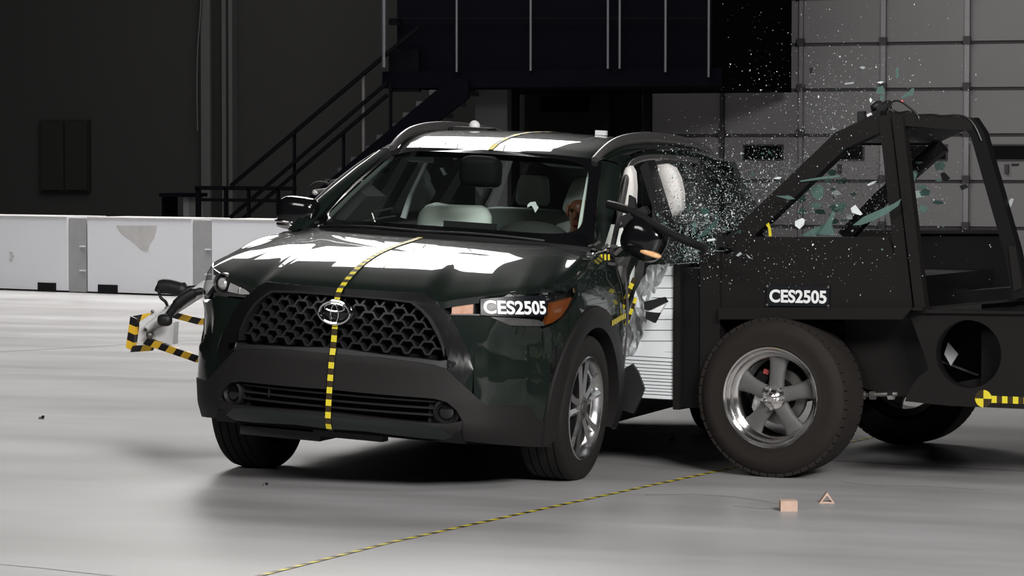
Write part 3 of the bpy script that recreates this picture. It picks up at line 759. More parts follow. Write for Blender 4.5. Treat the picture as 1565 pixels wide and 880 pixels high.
# --- wings (fenders) and wheel arch rings
def arch_z(y, yc, zc, R): return zc + math.sqrt(max(0, R * R - (y - yc) ** 2))
AZ = .345
for sg, sd in ((1, 'L'), (-1, 'R')):
    lo = [spx((829, 503.3)), spx((849, 503.3))]
    ys = [-.44, -.40, -.34, -.26, -.16, -.05, .05, .16, .26, .34, .40, .42]
    lo = [(spx((829, 503.3))[0], spx((829, 503.3))[1])] + [(SY(y), arch_z(y, 0, AZ, .455)) for y in ys]
    hi = curve([(829, 502.9), (838, 499.5), (854, 492), (872, 474), (884.6, 446.5)])
    hi += [(SY(-.13), .984), (SY(.008), 1.019), (SY(.14), 1.051), (SY(.27), 1.077), (SY(.42), 1.085)]
    b = MB(); panel(b, lo, hi, 30, 10, 0, 0.02, sd, raw=True); b.build('wing', 'paint', car)
def arch(yc, sides, nm='arch_cladding'):
    for sg in sides:
        rows = []; inn = []
        for i in range(49):
            a = math.radians(-14 + 208 * i / 48); r0 = []; q0 = []
            for k, R in enumerate((.392, .425, .462, .487, .492)):
                y = yc - R * math.cos(a); z = AZ + R * math.sin(a) * (1.02)
                z = max(z, .19); o = (-.012, -.018, -.016, -.012, -.001)[k]
                p = SP(sg * SY(y), z, o); r0.append(p); q0.append(SP(sg * SY(y), z, o + (.10 if k == 0 else .02)))
            rows.append(r0); inn.append(q0)
        b = MB(); b.shell(rows, inn); b.build(nm, 'clad', car)
arch(0, (1, -1)); arch(2.64, (1, -1))
# inner wheel housings
for yc in (0, 2.64):
    for sg in (1, -1):
        b = MB(); rows = []
        for i in range(25):
            a = math.radians(-8 + 196 * i / 24); rows.append([V((sg * .88, yc - .43 * math.cos(a), AZ + .43 * math.sin(a))), V((sg * .50, yc - .43 * math.cos(a), AZ + .43 * math.sin(a)))])
        b.quadgrid(rows); b.face([r[1] for r in rows]); b.build('wheel_housing', 'void', car, smooth=0)
# --- undertray
b = MB()
b.prism([V((-.60, -.84, .25)), V((.60, -.84, .25)), V((.60, -.45, .21)), V((-.60, -.45, .21))], (0, 0, .05))
b.prism([V((-.48, -.45, .20)), V((.48, -.45, .20)), V((.48, 3.3, .22)), V((-.48, 3.3, .22))], (0, 0, .10))
b.prism([V((-.80, .48, .22)), V((.70, .48, .22)), V((.70, 2.15, .22)), V((-.80, 2.15, .22))], (0, 0, .10))
b.build('undertray', 'void', car, smooth=0)
b = MB(); b.box((.05, -.80, .238), (.34, .07, .03)); b.box((-.30, -.70, .215), (.40, .2, .04)); b.build('tow_bracket', 'black', car, smooth=0)
b = MB(); b.blob((-.48, -.20, .23), (.06, .10, .05)); b.tube([(-.20, -.1, .26), (-.62, -.05, .22)], .03); b.build('lower_arm', 'rail', car)
# --- bulkhead + floor so no light leaks through the body
b = MB(); b.prism([V((-.80, .20, .28)), V((.80, .20, .28)), V((.80, .26, 1.05)), V((-.80, .26, 1.05))], (0, .03, 0)); b.build('bulkhead', 'void', car, smooth=0)
b = MB(); b.box((0, 1.8, .40), (1.5, 3.0, .05)); b.build('cabin_floor', 'dash', car, smooth=0)
b = MB(); b.box((0, -.55, .60), (1.0, .06, .48)); b.build('radiator_support', 'void', car, smooth=0)
# --- cowl, windscreen, pillars, roof
GB = resample(spline([V((0, .10, 1.118)), V((.25, .125, 1.117)), V((.48, .20, 1.110)), (.66, .31, 1.098), (.755, .40, 1.088)], 8), 24)
GT = resample(spline([V((0, .930, 1.523)), V((.25, .938, 1.521)), V((.45, .962, 1.514)), V((.572, 1.0, 1.502))], 8), 24)
def ws(t, v, out=0.0):         # t -1..1, v 0 bottom..1 top
    a = abs(t) * 24; i = min(23, int(a)); k = a - i
    p = GB[i].lerp(GB[i + 1], k).lerp(GT[i].lerp(GT[i + 1], k), v)
    bul = .012 * math.sin(PI * v)
    p = p + V((0, -.70, .72)) * (bul + out)
    return V((math.copysign(p.x, t), p.y, p.z))
def wsgrid(t0, t1, v0, v1, n, m, out):
    return [[ws(lerp(t0, t1, j / n), lerp(v0, v1, i / m), out) for j in range(n + 1)] for i in range(m + 1)]
b = MB(); b.quadgrid(wsgrid(-1, 1, 0, 1, 40, 14, 0)); wso = b.build('windscreen', 'glass', car)
# black printed border (an outer frame, rounded inside)
def inner(t):                  # superellipse-like inner edge
    return t
b = MB(); NB = 120; orow = []; irow = []
for k in range(NB):
    a = 2 * PI * k / NB; ca, sa = math.cos(a), math.sin(a)
    q = lambda c, e: math.copysign(abs(c) ** e, c)
    ti = .915 * q(ca, .30); vi = .5 + .43 * q(sa, .30) + .035 - .012
    m_ = max(abs(ca), abs(sa)); to_, vo = ca / m_, .5 + .5 * sa / m_
    orow.append(ws(to_, vo, .002)); irow.append(ws(ti, min(.965, vi), .002))
b.quadgrid([orow, irow], 0, True); b.build('glass_border', 'gloss_black', wso)
b = MB(); rows = []
for k in range(41):
    t = -1 + 2 * k / 40; p = ws(t, 0, .004); i = abs(t)
    r_ = Rr[min(NT, int(round(i * NT * .96)))]; r_ = V((math.copysign(r_.x, t), r_.y, r_.z))
    rows.append([p + V((0, -.005, .004)), p.lerp(r_, .5) + V((0, 0, -.005)), r_ + V((0, .0, -.012)), r_ + V((0, -.03, -.03))])
b.quadgrid(rows); b.build('cowl_panel', 'black', car)
b = MB()
for t0, t1 in ((-.80, .02), (-.05, .70)):
    b.tube([ws(lerp(t0, t1, k / 8), .008 + .012 * math.sin(PI * k / 8), .014) for k in range(9)], .007, 6)
b.build('wiper', 'black', car)
# pillars: windscreen edge to door frame edge
DE = [V((.825, .33, 1.085)), V((.795, .52, 1.20)), V((.757, .70, 1.30)), V((.712, .88, 1.40)), V((.668, 1.03, 1.475)), V((.640, 1.20, 1.515)), V((.625, 1.50, 1.545))]
DEs = resample(DE, 24)
for sg in (1, -1):
    b = MB(); rows = []
    for k in range(19):
        v = k / 18; a = ws(sg, v); d = resample(DE[:5], 18)[k]; d = V((sg * d.x, d.y, d.z))
        mid = a.lerp(d, .5) + V((sg * .5, -.55, .25)) * .022
        rows.append([a + V((0, .02, -.02)), a, a.lerp(mid, .5) + V((sg * .3, -.5, .2)) * .008, mid, mid.lerp(d, .6) + V((sg * .5, -.1, .1)) * .010, d, d - V((sg * .05, -.01, 0))])
    b.quadgrid(rows); b.build('windscreen_pillar', 'paint', car, smooth=60)
RC = [(.93, 1.525), (.985, 1.545), (1.047, 1.563), (1.2, 1.590), (1.4, 1.610), (1.6, 1.619), (1.9, 1.622), (2.2, 1.614), (2.7, 1.590), (3.05, 1.555), (3.22, 1.520)]
RCs = spline([V((0, y, z)) for y, z in RC], 4)
rows = []
for c in RCs:
    f = ss(.93, 1.3, c.y); hw = lerp(.575, .625, f); yo = .075 * (1 - ss(.93, 1.6, c.y))
    r = []
    for k in range(33):
        t = -1 + 2 * k / 32; at = abs(t)
        r.append(V((t * hw, c.y + yo * at ** 2.2, c.z - .022 * at ** 2 - (.020 + .014 * f) * max(0, (at - .82) / .18) ** 2)))
    rows.append(r)
b = MB(); b.shell(rows, [[p - V((0, -.02 if i == 0 else 0, .045)) for p in r] for i, r in enumerate(rows)]); roof = b.build('roof', 'paint', car, smooth=50)
# body side above the doors (cant rail)
for sg in (1, -1):
    b = MB(); rows = []
    CE = [DE[4], DE[5], DE[6], V((.622, 2.0, 1.552)), V((.622, 2.5, 1.540)), V((.630, 2.95, 1.50))]
    ce = resample(spline(CE, 6), 40)
    for p in ce:
        yy = max(p.y, 1.0)
        zt_ = float(np.interp(yy, [q.y for q in RCs], [q.z for q in RCs])) - .052; hw = lerp(.575, .625, ss(.93, 1.3, yy))
        top = V((hw, yy, zt_)); q = V((p.x, p.y, p.z))
        m_ = top.lerp(q, .5) + V((.012, 0, .008))
        rows.append([V((sg * o.x, o.y, o.z)) for o in (top - V((.03, 0, .0)), top, m_, q, q - V((.03, 0, .005)))])
    b.quadgrid(rows); b.build('cant_rail', 'paint', car, smooth=60)
# roof rails
for sg in (1, -1):
    P = spline([V((sg * .548, .965, 1.505)), V((sg * .556, 1.08, 1.552)), V((sg * .562, 1.25, 1.590)), V((sg * .566, 1.50, 1.612)), V((sg * .568, 1.85, 1.620)), V((sg * .568, 2.3, 1.608)), V((sg * .566, 2.7, 1.580)), V((sg * .562, 2.95, 1.545))], 6)
    n = len(P); hh = [.012 + .012 * math.sin(PI * min(1, k / (n * .5))) if k < n / 2 else .024 for k in range(n)]
    b = MB(); b.tube(P, [.018 + .016 * math.sin(PI * k / (n - 1)) for k in range(n)], 10, 0, (0, 0, 1), .020); b.build('roof_rail', 'rail', car, smooth=60)

# roof mounted instruments
b = MB(); q = bd(725, 196, 1, 1.75); b.box(q - V((0, 0, .012)), (.20, .14, .035)); b.build('roof_instrument', 'black', car, smooth=0)
b = MB(); b.blob(q + V((0, 0, .012)), (.030, .03, .030)); b.build('roof_beacon', 'white', car)
for u, v in ((662, 205), (692, 199)):
    b = MB(); q = bd(u, v, 0, -.535)
    for dx in (-.016, .016): b.box(q + V((0, dx * 2, -.005)), (.012, .018, .05))
    o = b.build('rail_clip', 'black', car, smooth=0); o['kind'] = 'stuff'
b = MB(); q = bd(919, 203, 1, 2.0); b.box(q, (.06, .03, .025)); b.build('roof_flash', 'white', car, smooth=0)
b = MB(); q = bd(742, 200, 1, 1.75); b.tube(spline([q, q + V((.1, .02, -.015)), q + V((.2, .3, -.02)), q + V((.3, .6, -.015))], 5), .006); b.build('instrument_cable', 'cable', car)
# --- door frame, side glass (left), pillars
def sgm(p, sg): return V((sg * p.x, p.y, p.z))
BELT = [V((.865, .45, 1.075)), V((.875, 1.0, 1.07)), V((.878, 1.6, 1.075)), V((.872, 2.2, 1.09)), V((.85, 2.75, 1.13))]
for sg in (1, -1):
    # front door window frame
    fr = [V((.842, .40, 1.06)), V((.815, .55, 1.18)), V((.777, .73, 1.29)), V((.730, .92, 1.39)), V((.688, 1.08, 1.462)), V((.664, 1.24, 1.500)), V((.652, 1.5, 1.520)), V((.648, 1.9, 1.522))]
    b = MB(); b.tube([sgm(p, sg) for p in spline(fr, 5)], .014, 8, 0, (1, 0, 0), .018); b.build('door_frame', 'rail', car, smooth=60)
    b = MB(); b.tube([sgm(p, sg) for p in spline([V((.648, 1.9, 1.520)), V((.650, 2.3, 1.508)), V((.665, 2.65, 1.46)), V((.74, 2.95, 1.30)), V((.84, 3.0, 1.13))], 5)], .014, 8, 0, (1, 0, 0), .018); b.build('door_frame', 'rail', car, smooth=60)
    for y0, y1, nm in ((1.36, 1.50, 'centre_pillar'), (2.30, 2.38, 'rear_pillar')):
        b = MB(); rows = []
        for k in range(9):
            v = k / 8; x = lerp(.872, .655, v); yy = lerp(0, .10, v)
            rows.append([V((sg * (x - .05), y0 + yy, lerp(1.05, 1.525, v))), V((sg * x, y0 + yy, lerp(1.05, 1.525, v))), V((sg * x, y1 + yy, lerp(1.05, 1.525, v))), V((sg * (x - .05), y1 + yy, lerp(1.05, 1.525, v)))])
        b.quadgrid(rows, 0, True); b.build(nm, 'black', car, smooth=0)
# right side windows are whole
for y0, y1, y2, y3, nm in ((.50, 1.36, 1.46, .98, 0), (1.50, 2.30, 2.40, 1.60, 1)):
    b = MB(); b.face([V((-.862, y0, 1.075)), V((-.868, y1, 1.075)), V((-.66, y2, 1.512)), V((-.69 if nm == 0 else -.66, y3 if nm == 0 else 1.6, 1.46 if nm == 0 else 1.515))]); b.build('side_window', 'sideglass', car, smooth=0)
# right flank, rear quarters, tail
def flank(sg, y0, y1, nm, m='paint'):
    ys = np.linspace(y0, y1, 18); zs_ = [.30, .40, .50, .60, .70, .80, .90, .98, 1.03, 1.075]
    rows = []
    for y in ys:
        r = []
        for z in zs_:
            zl = max(z, arch_z(y, 2.64, AZ, .45)) if abs(y - 2.64) < .45 else z
            zl = min(zl, 1.075); r.append(SP(sg * SY(y), zl, .012 * math.sin((zl - .3) * 4)))
        rows.append(r)
    b = MB(); b.shell(rows, [[p - V((sg * .03, 0, 0)) for p in r] for r in rows]); return b.build(nm, m, car)
flank(-1, .425, 1.385, 'front_door'); flank(-1, 1.395, 2.30, 'rear_door'); flank(-1, 2.31, 3.30, 'rear_quarter'); flank(1, 2.31, 3.30, 'rear_quarter')
for sg in (1, -1):
    b = MB(); b.face([V((sg * .86, 2.38, 1.09)), V((sg * .85, 3.30, 1.10)), V((sg * .66, 3.12, 1.50)), V((sg * .65, 2.42, 1.52))])
    b.build('quarter_window', 'sideglass', car, smooth=0)
b = MB(); b.quadgrid([[V((t * .84, 3.32, .30)) for t in (-1, 0, 1)], [V((t * .86, 3.42, .55)) for t in (-1, 0, 1)], [V((t * .86, 3.36, .95)) for t in (-1, 0, 1)], [V((t * .80, 3.30, 1.10)) for t in (-1, 0, 1)]]); b.build('tailgate', 'paint', car)
b = MB(); b.face([V((-.78, 3.30, 1.10)), V((.78, 3.30, 1.10)), V((.60, 3.17, 1.50)), V((-.60, 3.17, 1.50))]); b.build('rear_window', 'sideglass', car, smooth=0)
for sg in (1, -1):
    b = MB(); rows = []
    for y in np.linspace(.46, 2.2, 12): rows.append([SP(sg * SY(y), .22, -.01 if sg < 0 else .10), SP(sg * SY(y), .33, -.015 if sg < 0 else .10), SP(sg * SY(y), .36, .01 if sg < 0 else .10)])
    b.quadgrid(rows); b.build('sill', 'clad', car)
# struck left doors: pushed in and creased
b = MB(); rows = []
r2 = random.Random(3)
for i in range(28):
    y = lerp(.425, 2.30, i / 27); r = []
    for k in range(16):
        z = lerp(.28, 1.075, k / 15)
        dent = .26 * ss(.44, .95, y) * (1 - ss(1.9, 2.3, y)) * (1 - .35 * ss(.85, 1.08, z)); q = SP(SY(y), z)
        r.append(V((q.x - dent + .014 * (r2.random() - .5) * (1 if 0 < i < 27 else 0), q.y, z)))
    rows.append(r)
b.quadgrid(rows); b.build('crushed_door', 'paint', car, smooth=25)
b = MB(); b.tube(spline([V((.905, .432, .30)), V((.925, .438, .55)), V((.930, .436, .80)), V((.900, .440, 1.02))], 6), .008, 6, 0, (0, 1, 0), .006); b.build('door_edge_strip', 'rail', car)

# --- interior
b = MB()
rows = []
for k in range(21):
    x = -.74 + 1.48 * k / 20
    rows.append([V((x, .20, 1.075)), V((x, .42, 1.085)), V((x, .66, 1.06)), V((x, .80, 1.0)), V((x, .84, .85)), V((x, .80, .60))])
b.quadgrid(rows); b.build('dashboard', 'dash', car, smooth=60)
b = MB(); q = bd(812, 366, 1, .62); b.blob(q + V((0, 0.02, -.045)), (.20, .16, .135), None, .85, 28, 14); b.build('instrument_cowl', 'dash', car)
b = MB(); a = bd(679, 337, 1, .62); c = bd(757, 364, 1, .62); b.box((a + c) / 2, (abs(c.x - a.x), .02, abs(a.z - c.z)), Matrix.Rotation(0, 3, 'X')); sc_o = b.build('centre_screen', 'black', car, smooth=0)
b = MB(); b.box((a + c) / 2 + V((0, .012, 0)), (abs(c.x - a.x) - .02, .004, abs(a.z - c.z) - .02)); b.build('screen_panel', 'gloss_black', sc_o, smooth=0)
def seat(xc, yc, ztop, nm, head=None, wid=.26):
    b = MB(); rows = []
    prof = [(.62, .24, .00), (.80, .25, .01), (.95, .255, .02), (1.06, .25, .05), (1.14, .235, .08), (1.18, .20, .10), (1.195, .15, .11)]
    k_ = ztop / 1.195
    for zz, hw, dy in prof:
        z = zz * k_; hw = hw * wid / .255; r = []
        for q in range(24):
            a = 2 * PI * q / 24; e = lambda c: math.copysign(abs(c) ** .6, c)
            r.append(V((xc + hw * e(math.cos(a)), yc + dy + (.085 - .03 * math.cos(2 * a)) * e(math.sin(a)), z + (.022 * (abs(math.cos(a))) if zz > 1.1 else 0))))
        rows.append(r)
    b.quadgrid(rows, 0, True); b.face(rows[-1]); o = b.build(nm, 'seat', car, smooth=60)
    b = MB(); b.blob((xc, yc - .18, .58), (.25, .28, .10), None, .7); b.build('seat_base', 'seat', o)
    if head:
        hx, hy, z0, z1, hw, lean = head
        b = MB(); rows = []
        for k in range(9):
            v = k / 8; z = lerp(z0, z1, v); w_ = hw * (1 - .22 * v) * (1 - .25 * abs(2 * v - 1) ** 6); d_ = .055 * (1 - .4 * abs(2 * v - 1) ** 4); r = []
            for q in range(20):
                a = 2 * PI * q / 20; e = lambda c: math.copysign(abs(c) ** .55, c)
                r.append(V((hx + lean * v + w_ * e(math.cos(a)), hy + .03 * v + d_ * e(math.sin(a)), z)))
            rows.append(r)
        b.quadgrid(rows, 0, True); b.face(rows[-1]); b.face(rows[0][::-1]); b.build('headrest', 'seat', o, smooth=60)
    return o
seat(-.345, 1.30, 1.205, 'front_seat', None, .215)
q0 = bd(858, 326, 1, 1.45); q1 = bd(872, 270, 1, 1.45)
seat(.40, 1.36, 1.15, 'front_seat', (q0.x + .13, 1.45, q0.z, q1.z, .135, .03), .25)
q0 = bd(812, 313, 1, 2.4); q1 = bd(812, 268, 1, 2.4)
b = MB(); b.blob((q0.x - .02, 2.48, .92), (.42, .10, .27), None, .5, 28, 12); b.blob((-.55, 2.5, .90), (.28, .10, .25), None, .5); rs = b.build('rear_seat', 'seat', car)
b = MB(); rows = []
for k in range(9):
    v = k / 8; z = lerp(q0.z, q1.z, v); w_ = lerp(.098, .080, v) * (1 - .2 * abs(2 * v - 1) ** 6); r = []
    for q in range(20):
        a = 2 * PI * q / 20; e = lambda c: math.copysign(abs(c) ** .5, c); r.append(V((q0.x + w_ * e(math.cos(a)), 2.42 + .05 * e(math.sin(a)), z)))
    rows.append(r)
b.quadgrid(rows, 0, True); b.face(rows[-1]); b.face(rows[0][::-1]); b.build('headrest', 'seat', rs, smooth=60)
# mirror and sensor pod behind the glass
b = MB(); q = bd(735, 262, 1, .86); b.blob(q, (.105, .07, .080), None, .55, 24, 12); b.build('mirror_pod', 'void', car)
b = MB(); q = bd(738, 276, 1, .93); b.blob(q, (.10, .025, .035), None, .6, 24, 10); b.build('inner_mirror', 'gloss_black', car)
# pillar linings, visors, headlining, far pillar trim
for sg in (1, -1):
    b = MB(); rows = []
    for k in range(13):
        v = lerp(.05, .93, k / 12)
        if sg < 0: a = ws(-.93, v, -.02); rows.append([V((-lerp(.80, .64, v), a.y + .22, a.z - .02)), a + V((-.01, .10, 0)), a])
        else: a = ws(.905, v, -.012); c = ws(.872 + .02 * v, v, -.016); rows.append([a, c, c + V((0, .03, -.01))])
    b.quadgrid(rows); b.build('pillar_lining', 'lining' if sg < 0 else 'lining_pale', car, smooth=60)  # right lining coloured paler to paint in the light falling on it
b = MB(); b.quadgrid([[V((x, y, float(np.interp(y, [q.y for q in RCs], [q.z for q in RCs])) - .085)) for x in (-.58, 0, .58)] for y in (1.03, 1.3, 1.8, 2.4, 3.0)]); b.build('headlining', 'dash', car)
for pts in (((612, 236), (661, 240), (661, 249), (625, 247)), ((822, 247), (890, 252), (889, 258), (840, 254))):
    P = [bd(u, v, 1, 1.04) for u, v in pts]; b = MB(); b.prism(P, (0, .02, 0)); b.build('sun_visor', 'lining', car, smooth=0)
P = [bd(u, v, 1, 1.5) for u, v in ((648, 249), (652, 249), (629, 298), (619, 334), (612, 332), (623, 300))]
b = MB(); b.prism(P, (0, .02, 0)); b.build('pillar_trim', 'letter', car, smooth=0)
P = [bd(u, v, 1, 1.9) for u, v in ((672, 257), (676, 256), (682, 266), (678, 268))]
b = MB(); b.prism(P, (0, .02, 0)); b.build('grab_handle', 'lining_pale', car, smooth=0)
# deployed curtain airbags in the left windows
for (pts, yy, th) in ((((951, 268), (956, 256), (963, 253), (968, 262), (970, 285), (969, 310), (964, 334), (950, 345), (944, 346), (942, 320), (945, 290)), 1.02, .05),
                      (((1004, 252), (1018, 250), (1030, 256), (1038, 272), (1043, 295), (1043, 318), (1034, 330), (1016, 334), (1007, 320), (1005, 290)), 1.72, .06)):
    P = [bd(u, v, 1, yy) for u, v in pts]; c = sum(P, V()) / len(P); b = MB(); rows = []
    for k, sc_ in enumerate((1.0, .93, .75, .4, .02)): rows.append([c + (p - c) * sc_ + V((.35, -1, 0)) * th * (1 - sc_ ** 2) ** .5 for p in P])
    b.quadgrid(rows, 0, True); b.quadgrid([rows[0], [p + V((0, .05, 0)) for p in rows[0]]], 0, True); b.build('curtain_airbag', 'airbag', car, smooth=60)

# --- door mirrors
def mirror(sg, c, tiltz):
    R = Matrix.Rotation(tiltz, 3, 'Y')
    b = MB(); b.blob(c, (.108, .075, .083), R, .62, 28, 14); m = b.build('door_mirror', 'gloss_black', car, smooth=60)
    b = MB(); b.blob(c + R @ V((-.0 * sg, -.012, -.066)), (.104, .068, .022), R, .7, 24, 8); b.build('lower_shell', 'polish' if sg < 0 else 'black', m, smooth=60)
    b = MB(); b.blob(c + R @ V((-sg * .07, .02, -.085)), (.06, .05, .03), R, .8, 16, 8); b.build('mirror_foot', 'black', m, smooth=60)
    b = MB(); b.blob(c + R @ V((sg * .045, -.045, -.048)), (.062, .034, .012), R, .8, 16, 8); b.build('turn_lamp', 'orange' if sg > 0 else 'polish', m, smooth=60)
    return m
q = bd(457, 325, 1, .50); mirror(-1, q, math.radians(3))
q = bd(985, 366, 1, .38)
R = Matrix.Rotation(math.radians(24), 3, 'Y')
b = MB(); b.blob(q, (.110, .075, .098), R, .70, 28, 14); m = b.build('door_mirror', 'gloss_black', car, smooth=60)
b = MB(); b.blob(q + V((.048, -.05, -.062)), (.058, .03, .015), Matrix.Rotation(math.radians(14), 3, 'Y'), .8, 16, 8); b.build('turn_lamp', 'amber_lens', m)
b = MB(); b.prism([q + V((-.13, .0, .10)), q + V((-.01, .0, .16)), q + V((.01, .0, .13)), q + V((-.10, .0, .02))], (0, .05, 0)); b.build('mirror_corner', 'black', m, smooth=0)
b = MB(); P = [bd(u, v, 1, .40) for u, v in ((961, 298), (969, 303), (972, 322), (985, 325), (968, 338), (945, 349), (958, 330))]; b.prism(P, (0, .03, 0)); b.build('mirror_bracket', 'black', m, smooth=0)
b = MB()
for (u0, v0, u1, v1) in ((988, 341, 996, 348), (1002, 352, 1010, 360), (974, 360, 990, 364)):
    b.prism([bd(u0, v0, 1, .28), bd(u1, v0 + 2, 1, .28), bd(u1 + 1, v1, 1, .28), bd(u0 + 2, v1 - 2, 1, .28)], (0, .004, 0))
# bits of wrecked trim around the front edge of the struck door
b = MB()
for u, v, s_ in ((903, 375, .02), (913, 372, .03), (908, 381, .018), (925, 377, .03), (938, 376, .03), (920, 392, .03), (945, 384, .04), (935, 403, .03), (950, 397, .03)):
    P = bd(u, v, 1, .33); b.box(P, (s_ * 1.1, .015, s_ * .45), Matrix.Rotation(rnd.uniform(-.9, .9), 3, 'Y'))
o = b.build('torn_bracket', 'rail', car, smooth=0); o['kind'] = 'stuff'
P = [bd(u, v, 1, .36) for u, v in ((898, 398), (905, 388), (925, 386), (935, 396), (925, 410), (912, 412))]
b = MB(); b.prism(P, (0, .05, 0)); b.build('hinge_flap', 'black', car, smooth=0)
P = [bd(u, v, 1, .52) for u, v in ((944, 580), (949, 566), (966, 556), (975, 568), (985, 594), (982, 603), (968, 632), (944, 625))]
b = MB(); b.prism(P, (.0, .03, 0)); b.build('torn_sill_flap', 'black', car, smooth=0)
# --- centre-line tape, door tapes
def cpt(pts): return [V((0.0, y, z)) for y, z in pts]
TP = cpt([(-.905, .262), (-.937, .275), (-.950, .318), (-.950, .40), (-.946, .46), (-.942, .53), (-.936, .60)])
stripe_tape('centre_tape', TP, .0135, .0265, (0, -1, 0), ['tape_dark', 'yellow'], parent=car)
TP = cpt([(-.934, .605), (-.925, .640), (-.922, .70), (-.917, .75)])
stripe_tape('centre_tape', TP, .0135, .028, (0, -1, 0), ['yellow', 'tape_dark'], parent=car)
TP = cpt([(-.912, .835), (-.905, .868), (-.885, .898), (-.864, .9045)]) + [bonnet_pt(0, j) + V((0, -.0015, .0035)) for j in range(1, NV + 1)]
stripe_tape('centre_tape', TP, .0135, .0265, lambda p: (0, -.6, .8), ['yellow', 'tape_dark'], parent=car)
TP = [V((0, q.y, q.z + .004)) for q in RCs]
stripe_tape('roof_tape', TP, .0135, .08, (0, 0, 1), ['yellow', 'tape_dark'], parent=car)
P = [SP(SY(y), z, -.020) for y, z in ((.20, .755), (.28, .765), (.35, .775), (.41, .78))]
stripe_tape('side_tape', P, .013, .012, (1, 0, 0), ['yellow', 'tape_dark'], parent=car)
P = [bd(u, v, 1, .45) for u, v in ((945, 490), (953, 465), (963, 440), (970, 425))]
stripe_tape('side_tape', P, .011, .026, (0, -1, 0), ['yellow', 'tape_dark'], parent=car)
P = [bd(u, v, 1, .47) for u, v in ((957, 497), (965, 475), (972, 455))]
stripe_tape('side_tape', P, .008, .026, (0, -1, 0), ['yellow', 'tape_dark'], parent=car)
P = [bd(u, v, 1, .30) for u, v in ((918, 393), (932, 393))]
stripe_tape('side_tape', P, .014, .008, (0, -1, 0), ['yellow', 'tape_dark'], parent=car)
# --- emblem
ec = V((0, -.925, .795)); em = MB()
def ell(mb, cx, cz, a, c, r, n=48, ph0=0, ph1=2 * PI):
    P = []
    for k in range(n + 1): t = lerp(ph0, ph1, k / n); P.append(ec + V((cx + a * math.cos(t), -.006, cz + c * math.sin(t))))
    mb.tube(P, r, 8, 0, (0, 1, 0), r * 1.15, cap=False)
b = MB(); b.blob(ec + V((0, .02, 0)), (.084, .022, .057), None, 1, 32, 12); eo = b.build('emblem', 'gloss_black', car)
ell(em, 0, 0, .0745, .0505, .0075); em.build('emblem_ring', 'chrome', eo)
em = MB(); ell(em, 0, .022, .047, .0175, .0045); em.build('emblem_ring', 'chrome', eo)
em = MB(); ell(em, 0, -.006, .0185, .043, .0045); em.build('emblem_ring', 'chrome', eo)

# --- wheels
def car_wheel(mw, nm='wheel', rim_m='silver'):
    wroot = bpy.data.objects.new(nm, None); col.objects.link(wroot); wroot.parent = car; wroot.matrix_local = CARI @ mw
    # local: +x outward
    t = MB(); R = .343; prof = [(.232, -.10), (.255, -.112), (.30, -.117), (.328, -.108), (.338, -.095)]
    for g in (-.062, -.022, .022, .062): prof += [(R, g - .012), (R, g - .004), (R - .008, g - .003), (R - .008, g + .003), (R, g + .004), (R, g + .012)]
    prof += [(.338, .095), (.328, .108), (.30, .117), (.27, .116), (.252, .110), (.240, .104)]
    t.lathe(prof, (0, 0, 0), (1, 0, 0), (0, 0, 1), 64); t.build('tyre', 'rubber', wroot, smooth=40)
    r = MB(); r.lathe([(.225, -.09), (.205, -.07), (.205, .06), (.225, .085), (.240, .100), (.243, .107), (.238, .111), (.228, .104), (.214, .092), (.208, .07)], (0, 0, 0), (1, 0, 0), (0, 0, 1), 64); r.build('rim', rim_m, wroot)
    d = MB(); d.lathe([(.205, -.02), (.0, -.02)], (0, 0, 0), (1, 0, 0), (0, 0, 1), 40); d.build('brake_disc', 'void', wroot)
    sp = MB(); pr = None
    for side in (-1, 1):
        q = []
        for rr, wv, off, xx in ((.045, .024, .016, .085), (.10, .026, .024, .088), (.16, .029, .036, .090), (.215, .034, .052, .094)):
            q.append([V((xx, side * off - wv * .62, rr)), V((xx + .012, side * off, rr)), V((xx, side * off + wv * .62, rr)), V((xx - .03, side * off + wv * .5, rr)), V((xx - .03, side * off - wv * .5, rr))])
        sp.quadgrid(q, 0, True); sp.face(q[0]); sp.face(q[-1][::-1])
    for k in range(5):
        if k == 0: pr = sp.build('spoke', rim_m, wroot, smooth=0)
        else: dup(pr, wroot, Matrix.Rotation(2 * PI * k / 5, 4, 'X'))
    h = MB(); h.lathe([(.062, .06), (.060, .088), (.050, .097), (.034, .098), (.033, .090), (.030, .090), (.028, .100), (.0, .102)], (0, 0, 0), (1, 0, 0), (0, 0, 1), 28); h.build('hub_cap', 'steel', wroot)
    return wroot
wh = car_wheel(Matrix.Translation((.782, 0.0, .340)) @ Matrix.Rotation(math.radians(3.5), 4, 'Y') @ Matrix.Rotation(math.radians(10), 4, 'X'))
dup_tree(wh, car, CARI @ (Matrix.Translation((-.782, 0, .343)) @ Matrix.Rotation(PI, 4, 'Z')))
dup_tree(wh, car, CARI @ (Matrix.Translation((.782, 2.64, .343))))
dup_tree(wh, car, CARI @ (Matrix.Translation((-.782, 2.64, .343)) @ Matrix.Rotation(PI, 4, 'Z')))

# ================================================================== THE BARRIER CART
cart = thing('barrier_cart', 'black steel crash cart with roll cage and number plate ramming the car side', 'cart', matrix=MDM)
YN = .10
def cp(u, v, y=YN): return mp(u, v, 1, y)
def cprism(px, y, dep, name, m, par=cart, smooth=0):
    b = MB(); b.prism([cp(u, v, y) for u, v in px], (0, dep, 0)); return b.build(name, m, par, smooth=smooth)
YF = 1.78
